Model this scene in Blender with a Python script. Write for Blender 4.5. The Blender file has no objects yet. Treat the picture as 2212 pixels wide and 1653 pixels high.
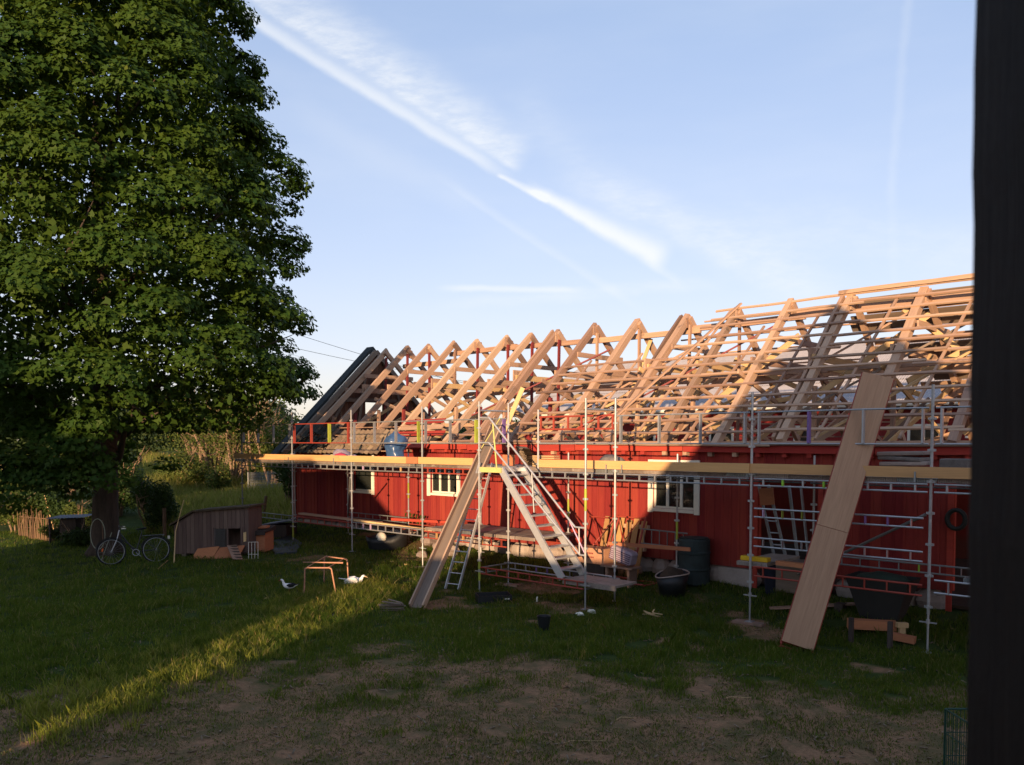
import bpy, math, random
import numpy as np
from mathutils import Vector, Matrix, noise
R = math.radians
random.seed(7)
RNG = np.random.default_rng(7)
sc = bpy.context.scene
COL = sc.collection

# ------------------------------------------------------------------ camera
CAM = Vector((22.52, -14.13, 3.35))
FWD = Vector((-.6825, .7309, 0)).normalized()
RGT = Vector((FWD.y, -FWD.x, 0))
PITCH = R(-2.5)
FOC = 1790.0            # focal length in units of 1/2212 of the picture's width
cd = bpy.data.cameras.new('camera')
cam = bpy.data.objects.new('camera', cd); COL.objects.link(cam)
cam.location = CAM
Fv = (FWD*math.cos(PITCH) + Vector((0, 0, math.sin(PITCH)))).normalized()
Uv = RGT.cross(Fv).normalized()
cam.matrix_world = Matrix((( RGT.x, Uv.x, -Fv.x, CAM.x), (RGT.y, Uv.y, -Fv.y, CAM.y), (RGT.z, Uv.z, -Fv.z, CAM.z), (0, 0, 0, 1)))
cd.sensor_width = 36; cd.lens = FOC/2212*36
cd.shift_y = (954-826.5+FOC*math.tan(-PITCH))/2212
cd.clip_start = .05; cd.clip_end = 3000
cd.dof.use_dof = True; cd.dof.focus_distance = 18; cd.dof.aperture_fstop = 6.5
sc.camera = cam

# ------------------------------------------------------------------ light
SUN = Vector((.47, -.88, 0)).normalized()          # horizontal direction towards the sun
ELEV = R(6.5)
SUND = (SUN*math.cos(ELEV) + Vector((0, 0, math.sin(ELEV)))).normalized()
sl = bpy.data.lights.new('sun', 'SUN'); sl.energy = 2.9; sl.angle = R(.55); sl.color = (1, .68, .40)
so = bpy.data.objects.new('sun', sl); COL.objects.link(so)
so.rotation_euler = SUND.to_track_quat('Z', 'Y').to_euler()
sc.view_settings.view_transform = 'Standard'; sc.view_settings.look = 'None'
sc.view_settings.gamma = 1; sc.view_settings.use_curve_mapping = False
sc.view_settings.exposure = 1.5

world = bpy.data.worlds.new('World'); sc.world = world; world.use_nodes = True
class NT:
    """small helper to wire nodes"""
    def __init__(s, tree): s.t = tree; s.n = tree.nodes; s.l = tree.links; s.n.clear()
    def new(s, typ, ins=None, **kw):
        nd = s.n.new(typ)
        for k, v in kw.items(): setattr(nd, k, v)
        for k, v in (ins or {}).items(): s.put(nd.inputs[k], v)
        return nd
    def put(s, inp, v):
        if isinstance(v, bpy.types.NodeSocket): s.l.new(v, inp)
        elif isinstance(v, bpy.types.Node): s.l.new(v.outputs[0], inp)
        else: inp.default_value = v
    def m(s, op, a, b=0.0, c=0.0, clamp=False):
        nd = s.n.new('ShaderNodeMath'); nd.operation = op; nd.use_clamp = clamp
        for i, v in enumerate((a, b, c)): s.put(nd.inputs[i], v)
        return nd.outputs[0]
    def v(s, op, a, b=(0, 0, 0)):
        nd = s.n.new('ShaderNodeVectorMath'); nd.operation = op
        s.put(nd.inputs[0], a); s.put(nd.inputs[1], b)
        return nd.outputs['Value'] if op in ('DOT_PRODUCT', 'LENGTH') else nd.outputs[0]
    def mix(s, f, a, b):
        nd = s.n.new('ShaderNodeMix'); nd.data_type = 'RGBA'
        s.put(nd.inputs[0], f); s.put(nd.inputs[6], a); s.put(nd.inputs[7], b)
        return nd.outputs[2]
    def ramp(s, f, a, b):
        nd = s.n.new('ShaderNodeMapRange'); s.put(nd.inputs[0], f); nd.inputs[1].default_value = a; nd.inputs[2].default_value = b
        nd.interpolation_type = 'SMOOTHSTEP'
        return nd.outputs[0]
    def noise(s, vec, scale, detail=4, rough=.55, out=0):
        nd = s.n.new('ShaderNodeTexNoise'); s.put(nd.inputs['Vector'], vec); nd.inputs['Scale'].default_value = scale
        nd.inputs['Detail'].default_value = detail; nd.inputs['Roughness'].default_value = rough
        return nd.outputs[out]

w = NT(world.node_tree)
sky = w.new('ShaderNodeTexSky', sky_type='NISHITA', sun_disc=False, sun_elevation=ELEV,
            sun_rotation=math.atan2(SUN.x, SUN.y), altitude=60, air_density=1.0, dust_density=.6, ozone_density=1.6)
tc = w.new('ShaderNodeTexCoord')
D = tc.outputs['Generated']
# sky coordinates of the cloud streaks: tangents of the bearing and height angle about north-west
dv = w.m('MAXIMUM', w.v('DOT_PRODUCT', D, tuple(FWD)), .02)
P = w.m('DIVIDE', w.v('DOT_PRODUCT', D, tuple(RGT)), dv)
Q = w.m('DIVIDE', w.v('DOT_PRODUCT', D, (0, 0, 1)), dv)
front = w.ramp(w.v('DOT_PRODUCT', D, tuple(FWD)), .05, .4)
pq = w.new('ShaderNodeCombineXYZ', {0: P, 1: Q, 2: 0.0}).outputs[0]
wob = w.noise(pq, 7, 3)
wob2 = w.noise(pq, 38, 5, .6)
def streak(x0, y0, x1, y1, wl, wr, k, wob_amt=.02, t0=0, t1=1, soft=.12, taper=None):
    a = Vector(((x0-1106)/FOC, (954-y0)/FOC)); b = Vector(((x1-1106)/FOC, (954-y1)/FOC))
    d = b-a; L = d.length; d.normalize(); n = Vector((-d.y, d.x))
    px = w.m('SUBTRACT', P, a.x); qy = w.m('SUBTRACT', Q, a.y)
    t = w.m('DIVIDE', w.m('ADD', w.m('MULTIPLY', px, d.x), w.m('MULTIPLY', qy, d.y)), L)
    s = w.m('ADD', w.m('MULTIPLY', px, n.x), w.m('MULTIPLY', qy, n.y))
    s = w.m('ADD', s, w.m('MULTIPLY', w.m('SUBTRACT', wob, .5), wob_amt*2))
    s = w.m('ADD', s, w.m('MULTIPLY', w.m('SUBTRACT', wob2, .5), wob_amt*.7))
    if taper:
        s = w.m('DIVIDE', s, w.m('ADD', w.m('MULTIPLY', w.m('MAXIMUM', w.m('MINIMUM', t, 1.0), 0.0), taper[1]-taper[0]), taper[0]))
    side_r = w.m('SUBTRACT', 1, w.ramp(s, 0, wr)); side_l = w.ramp(s, -wl, 0)
    e = w.m('MULTIPLY', w.ramp(t, t0-soft, t0+soft*.2), w.m('SUBTRACT', 1, w.ramp(t, t1-soft*.4, t1+soft*.6)))
    return w.m('MULTIPLY', w.m('MULTIPLY', w.m('MULTIPLY', side_r, side_l), e), k)
fine = w.ramp(w.noise(w.new('ShaderNodeMapping', {'Vector': pq, 'Rotation': (0, 0, R(-55)), 'Scale': (1, 3.2, 1)}).outputs[0], 24, 6, .65), .28, .72)
fineb = w.m('ADD', w.m('MULTIPLY', fine, .6), .4)
masks = [
    w.m('MULTIPLY', streak(440, -60, 1110, 366, .012, .066, .66, .012, 0, 1, .06, taper=(1.2, .8)), fineb),
    streak(470, 10, 1060, 372, .010, .018, .55, .008, 0, 1, .2),
    streak(1080, 392, 1180, 442, .006, .010, .55, .006, 0, 1, .1, taper=(.5, 1.2)),
    streak(1165, 432, 1418, 572, .012, .024, .85, .010, 0, 1, .16, taper=(.6, 1.35)),
    streak(1000, 626, 1235, 629, .006, .006, .5, .006, 0, 1, .3),
    streak(1020, 440, 1350, 655, .006, .010, .15, .006, 0, 1, .3),
    streak(1400, 580, 1460, 614, .006, .010, .2, .006, 0, 1, .4),
    streak(700, 280, 1020, 450, .03, .03, .10, .01, 0, 1, .3),
    w.m('MULTIPLY', streak(1330, 440, 1760, 640, .035, .05, .42, .02, 0, 1, .3), fineb),
    w.m('MULTIPLY', streak(1150, 250, 1270, 420, .04, .04, .12, .02, 0, 1, .4), fineb),
    streak(1945, -40, 1915, 420, .010, .010, .11, .010, 0, 1, .2),
    streak(1915, 420, 1925, 640, .010, .010, .06, .010, 0, 1, .2),
    w.m('MULTIPLY', streak(1050, 655, 1520, 620, .012, .012, .25, .01, 0, 1, .3), fineb),
    w.m('MULTIPLY', streak(1620, 500, 2160, 560, .05, .06, .22, .03, 0, 1, .3), fineb),
]
tot = masks[0]
for k in masks[1:]: tot = w.m('ADD', tot, k)
# thin veil everywhere, thicker towards the horizon
up = w.v('DOT_PRODUCT', D, (0, 0, 1))
veil = w.m('MULTIPLY', w.ramp(w.noise(w.new('ShaderNodeMapping', {'Vector': D, 'Scale': (1, 1, 4)}).outputs[0], 2.2, 5), .35, .8), .16)
tot = w.m('MINIMUM', w.m('ADD', w.m('MULTIPLY', tot, front), veil), .92)
SKY_S = .15
skyc = w.mix(1.0, sky.outputs[0], (1, 1, 1, 1)); w.n.remove(skyc.node)
grad = w.ramp(up, -.02, .75)
tint = w.mix(grad, (1.01, .94, 1.12, 1), (.84, .91, 1.15, 1))
mul = w.n.new('ShaderNodeMix'); mul.data_type = 'RGBA'; mul.blend_type = 'MULTIPLY'; mul.inputs[0].default_value = 1
sx = w.new('ShaderNodeSeparateColor', {0: sky.outputs[0]})
soft = w.new('ShaderNodeCombineColor', {i: w.m('MULTIPLY', w.m('POWER', sx.outputs[i],   .5), 1.08) for i in range(3)})   # the phone's soft highlight response
w.put(mul.inputs[6], soft.outputs[0]); w.put(mul.inputs[7], tint)
cloud = w.mix(tot, mul.outputs[2], (2.3, 2.36, 2.42, 1))
bg = w.new('ShaderNodeBackground', {'Color': cloud, 'Strength': SKY_S})
w.new('ShaderNodeOutputWorld', {'Surface': bg.outputs[0]})
sc.cycles.use_adaptive_sampling = True
sc.cycles.max_bounces = 6; sc.cycles.diffuse_bounces = 3; sc.cycles.glossy_bounces = 2; sc.cycles.transmission_bounces = 3; sc.cycles.transparent_max_bounces = 6

# ------------------------------------------------------------------ measuring helpers (points on surveyed planes)
def ray(px, py):
    return Fv*1.0 + RGT*((px-1106)/FOC) + Uv*((954-py)/FOC + math.tan(-PITCH))
def onY(px, py, Y):
    d = ray(px, py); return CAM + d*((Y-CAM.y)/d.y)
def onZ(px, py, Z=0.0):
    d = ray(px, py); return CAM + d*((Z-CAM.z)/d.z)
def atd(px, py, dep):
    d = ray(px, py); return CAM + d*(dep/d.dot(FWD))
def sm(a, b, x):
    t = min(1, max(0, (x-a)/(b-a))); return t*t*(3-2*t)
def gz(x, y):
    d = (x-CAM.x)*FWD.x + (y-CAM.y)*FWD.y
    z = .22*sm(7.5, 2.5, x)*sm(-7, -.5, y) + .26*sm(.2, 2.4, y) - .06*sm(.6, -.6, y)*sm(6, 9, x)
    z += 1.5*sm(30, 62, d)*sm(8, -6, x)
    return z + .05*noise.noise(Vector((x*.45, y*.45, 3))) + .02*noise.noise(Vector((x*1.7, y*1.7, 9)))
def onG(px, py):
    z = 0
    for _ in range(5):
        p = onZ(px, py, z); z = gz(p.x, p.y)
    return Vector((p.x, p.y, z))

# ------------------------------------------------------------------ materials
MATS = {}
def mat(name, col, rough=.75, var=.18, scale=3.0, stretch=(1, 1, 1), rnd=.12, metal=0, bump=.15, col2=None, spot=None, spec=.3, base=None):
    if name in MATS: return MATS[name]
    m = bpy.data.materials.new(name); m.use_nodes = True; MATS[name] = m
    n = NT(m.node_tree)
    tc = n.new('ShaderNodeTexCoord')
    oi = n.new('ShaderNodeObjectInfo')
    off = n.v('ADD', tc.outputs['Object'], n.new('ShaderNodeCombineXYZ', {0: n.m('MULTIPLY', oi.outputs['Random'], 37), 1: n.m('MULTIPLY', oi.outputs['Random'], 91), 2: 0.0}).outputs[0])
    mp = n.new('ShaderNodeMapping', {'Vector': off, 'Scale': stretch}).outputs[0]
    nz = n.noise(mp, scale, 6, .62)
    nb = n.noise(mp, scale*5, 4, .6)
    c2 = col2 or tuple(c*.45 for c in col)
    f = n.ramp(nz, .5-.36, .5+.36)
    f = n.m('MULTIPLY', f, min(1, var*2.6))
    c = n.mix(f, tuple(col)+(1,), tuple(c2)+(1,))
    k = n.m('ADD', n.m('MULTIPLY', n.m('SUBTRACT', oi.outputs['Random'], .5), rnd*2), n.m('ADD', 1.0, n.m('MULTIPLY', n.m('SUBTRACT', nb, .5), var*1.6)))
    hs = n.new('ShaderNodeHueSaturation', {'Color': c, 'Value': k, 'Hue': n.m('ADD', .5, n.m('MULTIPLY', n.m('SUBTRACT', oi.outputs['Random'], .5), rnd*.05))})
    c = hs.outputs[0]
    if spot:
        sp = n.ramp(n.noise(off, spot[0], 5, .6), spot[1], spot[1]+.08)
        c = n.mix(n.m('MULTIPLY', sp, spot[3]), c, tuple(spot[2])+(1,))
    if base:      # mud splashed up from the ground
        zz = n.new('ShaderNodeSeparateXYZ', {0: tc.outputs['Object']}).outputs[2]
        f2 = n.m('MULTIPLY', n.m('SUBTRACT', 1, n.ramp(n.m('ADD', zz, n.m('MULTIPLY', n.m('SUBTRACT', nz, .5), base[1])), base[0]-.15, base[0]+.25)), .6)
        c = n.mix(f2, c, tuple(base[2])+(1,))
    b = n.new('ShaderNodeBsdfPrincipled', {'Base Color': c, 'Roughness': rough, 'Metallic': metal, 'Specular IOR Level': spec})
    if bump:
        bp = n.new('ShaderNodeBump', {'Height': nb, 'Strength': bump, 'Distance': .01})
        n.put(b.inputs['Normal'], bp.outputs[0])
    n.new('ShaderNodeOutputMaterial', {'Surface': b.outputs[0]})
    return m
GR = (.25, 7, 7)     # grain along the piece's own length
OLD = mat('weathered_timber', (.44, .275, .185), var=.3, scale=2.2, stretch=GR, rnd=.30, col2=(.26, .16, .11), spot=(1.3, .60, (.17, .115, .085), .7))
OLD2 = mat('dark_weathered_timber', (.30, .185, .125), var=.3, scale=2.6, stretch=GR, rnd=.3, col2=(.15, .10, .075), spot=(2, .6, (.10, .08, .065), .7))
OLD3 = mat('pale_weathered_timber', (.52, .35, .235), var=.25, scale=2.0, stretch=GR, rnd=.2, col2=(.36, .23, .15), spot=(2, .66, (.2, .13, .09), .6))
def wood(r_): return r_.choice([OLD, OLD, OLD, OLD2, OLD3])
OLDG = mat('grey_timber', (.25, .185, .135), var=.3, scale=2.2, stretch=GR, rnd=.2, col2=(.13, .10, .08))
NEW = mat('fresh_timber', (.58, .40, .20), var=.2, scale=2, stretch=GR, rnd=.12, col2=(.44, .27, .12), spot=(2.0, .68, (.22, .11, .05), .7))
TOE = mat('yellow_board_timber', (.64, .37, .155), var=.25, scale=2, stretch=GR, rnd=.10, col2=(.46, .25, .10), spot=(2.2, .70, (.20, .09, .03), .8))
DARKW = mat('dark_timber', (.075, .055, .045), var=.35, scale=3, stretch=(6, 6, .4), rnd=.2)
JAMB = mat('tarred_timber', (.030, .021, .015), var=.5, scale=5, stretch=(7, 7, .35), rnd=0, bump=.6, rough=.9, col2=(.010, .007, .005))
REDW = mat('falu_red_boards', (.275, .034, .026), var=.3, scale=2.0, stretch=(3, 3, .35), rnd=.2, col2=(.20, .022, .018), rough=.9, bump=.25, spot=(1.7, .66, (.24, .085, .06), .5), base=(.55, .7, (.13, .065, .045)))
REDB = mat('falu_red_beam', (.40, .05, .032), var=.25, scale=2.0, stretch=GR, rnd=.15, col2=(.26, .03, .022), rough=.9)
REDDK = mat('wine_red_paint', (.22, .035, .035), var=.2, scale=2.5, stretch=GR, rnd=.12, rough=.6)
BROWNB = mat('brown_gable_boards', (.20, .085, .045), var=.35, scale=2.5, stretch=(3, 3, .35), rnd=.25, col2=(.10, .045, .028))
BLACKG = mat('dark_interior', (.02, .017, .015), var=.2, bump=0)
WHITE = mat('white_window_paint', (.78, .74, .62), var=.12, scale=4, rnd=.05, rough=.5, col2=(.62, .56, .42))
STEEL = mat('galvanised_steel', (.46, .46, .46), var=.25, scale=5, rnd=.1, rough=.42, metal=.55, bump=.05, col2=(.30, .29, .28), spot=(6, .66, (.62, .60, .55), .8))
STEELD = mat('dull_galvanised_steel', (.30, .31, .30), var=.25, scale=5, rnd=.15, rough=.5, metal=.4, bump=.05)
ALU = mat('aluminium', (.62, .61, .60), var=.15, scale=4, rnd=.05, rough=.4, metal=.5, bump=.03)
REDS = mat('red_primed_steel', (.36, .055, .035), var=.25, scale=4, rnd=.1, rough=.5, bump=.05, col2=(.22, .05, .035))
YEL = mat('yellow_green_mark', (.42, .46, .06), var=.3, rnd=.2, rough=.6)
GRN = mat('green_mark', (.30, .58, .05), var=.15, rnd=.1, rough=.5)
PUR = mat('purple_mark', (.20, .12, .32), var=.15, rnd=.1, rough=.5)
PNK = mat('lilac_mark', (.60, .42, .60), var=.15, rnd=.1, rough=.5)
DECK = mat('grey_deck_steel', (.34, .29, .25), var=.4, scale=3, rnd=.25, rough=.7, metal=.15, col2=(.19, .14, .11), spot=(3, .60, (.45, .40, .34), .7))
PLY = mat('plywood', (.44, .26, .15), var=.35, scale=1.6, stretch=(.3, 5, 5), rnd=.05, col2=(.36, .20, .115), rough=.65, spot=(3.2, .75, (.20, .11, .06), .7))
TILE = mat('old_pantile', (.27, .20, .13), var=.35, scale=4, rnd=.28, col2=(.15, .10, .07), rough=.9, spot=(5, .58, (.17, .16, .07), .6))
TILED = mat('dark_pantile', (.10, .095, .075), var=.4, scale=4, rnd=.3, rough=.9)  # darker, greyer tone of the pantile
FELT = mat('roofing_felt', (.045, .055, .055), var=.3, scale=3, rnd=.1, rough=.8)
MROOF = mat('fibre_cement_roof', (.40, .38, .39), var=.22, scale=1.0, rnd=.06, rough=.75, col2=(.30, .28, .28), metal=0)
STONE = mat('field_stone', (.33, .26, .22), var=.3, scale=4, rnd=.25, col2=(.20, .16, .14), rough=.9, bump=.4)
STONEG = mat('grey_slab_stone', (.22, .19, .17), var=.35, scale=5, rnd=.2, rough=.95, bump=.5)
CONC = mat('concrete', (.42, .35, .30), var=.2, scale=3, rnd=.1, rough=.95)
BARK = mat('maple_bark', (.085, .062, .046), var=.5, scale=5, stretch=(1.5, 1.5, .3), rnd=.1, rough=.95, bump=.8)
TWIG = mat('pale_bark', (.30, .20, .13), var=.35, scale=4, stretch=(2, 2, .5), rnd=.2, rough=.9, bump=.4)
BLUEBAG = mat('blue_plastic_sack', (.045, .10, .22), var=.15, scale=2, rnd=0, rough=.32, spec=.6)
BLACKP = mat('black_plastic', (.012, .013, .015), var=.3, rnd=.1, rough=.5, spec=.45)
DRUM = mat('dark_green_drum_plastic', (.03, .045, .045), var=.3, rnd=.1, rough=.6)
WHITEB = mat('white_feathers', (.80, .78, .74), var=.1, scale=8, rnd=.03, rough=.9, col2=(.66, .62, .55))
BLACKF = mat('black_feathers', (.012, .012, .014), var=.3, scale=8, rnd=.05, rough=.7)
REDSKIN = mat('red_bill_skin', (.45, .05, .05), var=.2, rnd=0, rough=.6)
DOWN = mat('yellow_duckling_down', (.72, .52, .22), var=.2, scale=9, rnd=.2, rough=1)
DOWND = mat('dark_duckling_down', (.09, .06, .05), var=.3, scale=9, rnd=.2, rough=1)
COPPER = mat('copper_brown_paint', (.50, .24, .14), var=.2, scale=5, rnd=.05, rough=.5)
COOPW = mat('grey_brown_coop_boards', (.145, .10, .078), var=.35, scale=3, stretch=(4, 4, .35), rnd=.2, col2=(.10, .06, .05))
ORANGE = mat('orange_painted_board', (.50, .20, .09), var=.25, scale=2, stretch=(.5, 3, 3), rnd=.12, col2=(.36, .13, .06))
RUBBER = mat('black_rubber', (.015, .015, .016), var=.2, rnd=0, rough=.8)
TANW = mat('tan_pallet_timber', (.44, .25, .10), var=.25, scale=2, stretch=(3, 3, .4), rnd=.2, col2=(.30, .16, .06))
YELLOW = mat('yellow_plastic', (.75, .45, .02), var=.1, rnd=0, rough=.4)
BLUEP = mat('blue_plastic', (.04, .09, .30), var=.1, rnd=0, rough=.5)
LILAC = mat('striped_paper', (.40, .32, .38), var=.2, rnd=0, rough=.9)
DKSTRIPE = mat('plum_stripe', (.12, .07, .12), var=.2, rnd=0, rough=.9)
REDPL = mat('red_plastic_film', (.55, .06, .10), var=.2, rnd=0, rough=.4)
GREYPL = mat('greyish_film', (.42, .34, .40), var=.25, rnd=0, rough=.45)
CHIMR = mat('wood_chips', (.42, .22, .10), var=.3, rnd=.2)
GREENW = mat('green_wire', (.02, .07, .045), var=.2, rnd=0, rough=.5)
SOIL = mat('dark_soil', (.07, .045, .03), var=.4, scale=5, rnd=0, rough=1)
SHEETB = mat('blue_grey_sheet', (.11, .12, .17), var=.2, scale=2, rnd=.05, rough=.5, metal=.2)
STRAWW = mat('dry_sticks', (.20, .12, .07), var=.3, scale=4, rnd=.3)
CASTERP = mat('caster_plaster', (.32, .28, .22), var=.2, scale=1, rnd=0)
m = bpy.data.materials.new('window_glass'); m.use_nodes = True; MATS['glass'] = m
n = NT(m.node_tree)
g = n.new('ShaderNodeBsdfPrincipled', {'Base Color': (.05, .055, .05, 1), 'Roughness': .08, 'Specular IOR Level': .6})
tr = n.new('ShaderNodeBsdfTransparent', {'Color': (.55, .55, .5, 1)})
fr = n.new('ShaderNodeFresnel', {'IOR': 1.45})
mx = n.new('ShaderNodeMixShader', {0: n.m('ADD', n.m('MULTIPLY', fr.outputs[0], .9), .35), 1: tr.outputs[0], 2: g.outputs[0]})
n.new('ShaderNodeOutputMaterial', {'Surface': mx.outputs[0]})
GLASS = m

def leafmat(name, c1, c2, dry=None, transl=.3, patch=.6, tcol=(.20, .30, .02, 1)):
    m = bpy.data.materials.new(name); m.use_nodes = True
    n = NT(m.node_tree)
    ge = n.new('ShaderNodeNewGeometry')
    rpi = ge.outputs['Random Per Island']
    nz = n.noise(ge.outputs['Position'], patch, 3)
    f = n.m('ADD', n.m('MULTIPLY', rpi, .55), n.m('MULTIPLY', n.ramp(nz, .3, .7), .45))
    c = n.mix(f, tuple(c1)+(1,), tuple(c2)+(1,))
    if dry:
        c = n.mix(n.ramp(n.m('FRACT', n.m('MULTIPLY', rpi, 97.3)), dry[1], dry[1]+.02), c, tuple(dry[0])+(1,))
    d = n.new('ShaderNodeBsdfPrincipled', {'Base Color': c, 'Roughness': .6, 'Specular IOR Level': .12})
    t = n.new('ShaderNodeBsdfTranslucent', {'Color': n.mix(.5, c, tcol)})
    mx = n.new('ShaderNodeMixShader', {0: transl, 1: d.outputs[0], 2: t.outputs[0]})
    n.new('ShaderNodeOutputMaterial', {'Surface': mx.outputs[0]})
    return m
LEAF = leafmat('maple_leaves', (.020, .052, .009), (.054, .090, .011), ((.22, .24, .04), .99), .20)
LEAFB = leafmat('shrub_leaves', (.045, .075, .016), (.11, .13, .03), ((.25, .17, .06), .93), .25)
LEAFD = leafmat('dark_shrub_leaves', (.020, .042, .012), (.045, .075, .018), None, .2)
LEAFF = leafmat('far_tree_leaves', (.030, .052, .02), (.06, .085, .03), None, .2)
GRASS = leafmat('lawn_grass', (.035, .075, .010), (.085, .135, .018), ((.30, .22, .10), .90), .45, 1.2, (.42, .50, .05, 1))
GRASSD = leafmat('dry_grass', (.16, .12, .06), (.24, .17, .09), ((.08, .10, .03), .70), .3, 1.2)
GRASS_LIT = leafmat('brightened_strip_grass', (.11, .15, .02), (.24, .25, .045), ((.34, .27, .12), .86), .5, .8, (.60, .60, .08, 1))  # paler, yellower blades: extra sun on the lit strip put into the colour
GRASSM = leafmat('meadow_grass', (.12, .15, .03), (.24, .23, .06), ((.33, .26, .12), .85), .45, .8, (.60, .60, .10, 1))

# ------------------------------------------------------------------ object helpers
BASE = {}
def tag(o, label=None, cat=None, group=None, kind=None):
    if label: o['label'] = label
    if cat: o['category'] = cat
    if group: o['group'] = group
    if kind: o['kind'] = kind
    return o
def thing(name, loc, label, cat, group=None, rz=0):
    o = bpy.data.objects.new(name, None); COL.objects.link(o); o.location = loc; o.rotation_euler = (0, 0, rz)
    o.empty_display_size = .2; BASE[o.name] = Vector(loc) if rz == 0 else Vector((0, 0, 0))
    return tag(o, label, cat, group)
def base_of(p): return BASE.get(p.name, Vector((0, 0, 0))) if p else Vector((0, 0, 0))
class MB:
    def __init__(s): s.v = []; s.f = []; s.mi = []
    def add(s, vs, fs, mi=0):
        o = len(s.v); s.v += [tuple(x) for x in vs]; s.f += [tuple(i+o for i in f) for f in fs]; s.mi += [mi]*len(fs); return s
    def box(s, x0, x1, y0, y1, z0, z1, mi=0, rot=None, piv=None):
        vs = [Vector((x, y, z)) for x in (x0, x1) for y in (y0, y1) for z in (z0, z1)]
        if rot is not None:
            pv = Vector(piv) if piv is not None else Vector(((x0+x1)/2, (y0+y1)/2, (z0+z1)/2))
            vs = [rot @ (q-pv) + pv for q in vs]
        return s.add(vs, [(0, 1, 3, 2), (4, 6, 7, 5), (0, 4, 5, 1), (2, 3, 7, 6), (0, 2, 6, 4), (1, 5, 7, 3)], mi)
    def beam(s, p0, p1, wd, ht, mi=0, up=(0, 0, 1), tw=1.0):
        p0 = Vector(p0); p1 = Vector(p1); d = (p1-p0).normalized(); u = Vector(up)
        if abs(d.dot(u)) > .98: u = Vector((0, 1, 0))
        sd = d.cross(u).normalized(); u = sd.cross(d)
        vs = [p + sd*a*wd/2*k + u*b*ht/2*k for p, k in ((p0, 1), (p1, tw)) for a, b in ((-1, -1), (1, -1), (1, 1), (-1, 1))]
        return s.add(vs, [(0, 3, 2, 1), (4, 5, 6, 7)] + [(i, (i+1) % 4, 4+(i+1) % 4, 4+i) for i in range(4)], mi)
    def tube(s, pts, r, n=8, mi=0, closed=False):
        pts = [Vector(p) for p in pts]; rr = r if isinstance(r, (list, tuple)) else [r]*len(pts)
        o = len(s.v); k = len(pts); prev = None
        for i, p in enumerate(pts):
            if closed: d = pts[(i+1) % k]-pts[i-1]
            else: d = pts[min(i+1, k-1)]-pts[max(i-1, 0)]
            d.normalize()
            u = prev if prev is not None else (Vector((0, 0, 1)) if abs(d.z) < .9 else Vector((1, 0, 0)))
            a = d.cross(u)
            if a.length < 1e-4: a = d.orthogonal()
            a.normalize(); b = a.cross(d).normalized(); prev = b
            for j in range(n):
                t = 2*math.pi*j/n
                s.v.append(tuple(p + (a*math.cos(t)+b*math.sin(t))*rr[i]))
        rng = k if closed else k-1
        for i in range(rng):
            for j in range(n):
                i2 = (i+1) % k
                s.f.append((o+i*n+j, o+i*n+(j+1) % n, o+i2*n+(j+1) % n, o+i2*n+j)); s.mi.append(mi)
        if not closed:
            s.f.append(tuple(o+j for j in range(n))[::-1]); s.f.append(tuple(o+(k-1)*n+j for j in range(n))); s.mi += [mi, mi]
        return s
    def lathe(s, prof, c, n=16, mi=0, sx=1, sy=1):
        o = len(s.v); c = Vector(c)
        for r_, z in prof:
            for j in range(n):
                t = 2*math.pi*j/n; s.v.append((c.x+r_*sx*math.cos(t), c.y+r_*sy*math.sin(t), c.z+z))
        for i in range(len(prof)-1):
            for j in range(n):
                s.f.append((o+i*n+j, o+i*n+(j+1) % n, o+(i+1)*n+(j+1) % n, o+(i+1)*n+j)); s.mi.append(mi)
        s.f.append(tuple(o+j for j in range(n))[::-1]); s.f.append(tuple(o+(len(prof)-1)*n+j for j in range(n))); s.mi += [mi, mi]
        return s
    def blob(s, c, rx, ry, rz, n=10, rings=7, jit=.12, mi=0, seed=0, rot=None, flat=0):
        o = len(s.v); c = Vector(c); rs = random.Random(seed)
        sd = rs.random()*50
        for i in range(1, rings):
            ph = math.pi*i/rings
            for j in range(n):
                t = 2*math.pi*j/n
                q = Vector((math.sin(ph)*math.cos(t), math.sin(ph)*math.sin(t), math.cos(ph)))
                k = 1+jit*2*noise.noise(q*1.6+Vector((sd, 0, 0)))
                q = Vector((q.x*rx*k, q.y*ry*k, max(-1+flat, q.z)*rz*k))
                if rot is not None: q = rot @ q
                s.v.append(tuple(c+q))
        tq = Vector((0, 0, rz)); bq = Vector((0, 0, -rz*(1-flat)))
        if rot is not None: tq = rot @ tq; bq = rot @ bq
        s.v.append(tuple(c+tq)); s.v.append(tuple(c+bq)); T = len(s.v)-2
        for i in range(rings-2):
            for j in range(n): s.f.append((o+i*n+j, o+(i+1)*n+j, o+(i+1)*n+(j+1) % n, o+i*n+(j+1) % n)); s.mi.append(mi)
        for j in range(n):
            s.f.append((T, o+j, o+(j+1) % n)); s.f.append((T+1, o+(rings-2)*n+(j+1) % n, o+(rings-2)*n+j)); s.mi += [mi, mi]
        return s
    def loft(s, pts, rads, n=12, mi=0, side=(0, 1, 0)):
        """continuous body: centre line pts, (width, height) radii"""
        o = len(s.v); k = len(pts); pts = [Vector(p) for p in pts]
        for i, p in enumerate(pts):
            d = (pts[min(i+1, k-1)]-pts[max(i-1, 0)]).normalized(); a = Vector(side); b = a.cross(d).normalized()
            for j in range(n):
                t = 2*math.pi*j/n; s.v.append(tuple(p + a*math.cos(t)*rads[i][0] + b*math.sin(t)*rads[i][1]))
        for i in range(k-1):
            for j in range(n): s.f.append((o+i*n+j, o+i*n+(j+1) % n, o+(i+1)*n+(j+1) % n, o+(i+1)*n+j)); s.mi.append(mi)
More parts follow.
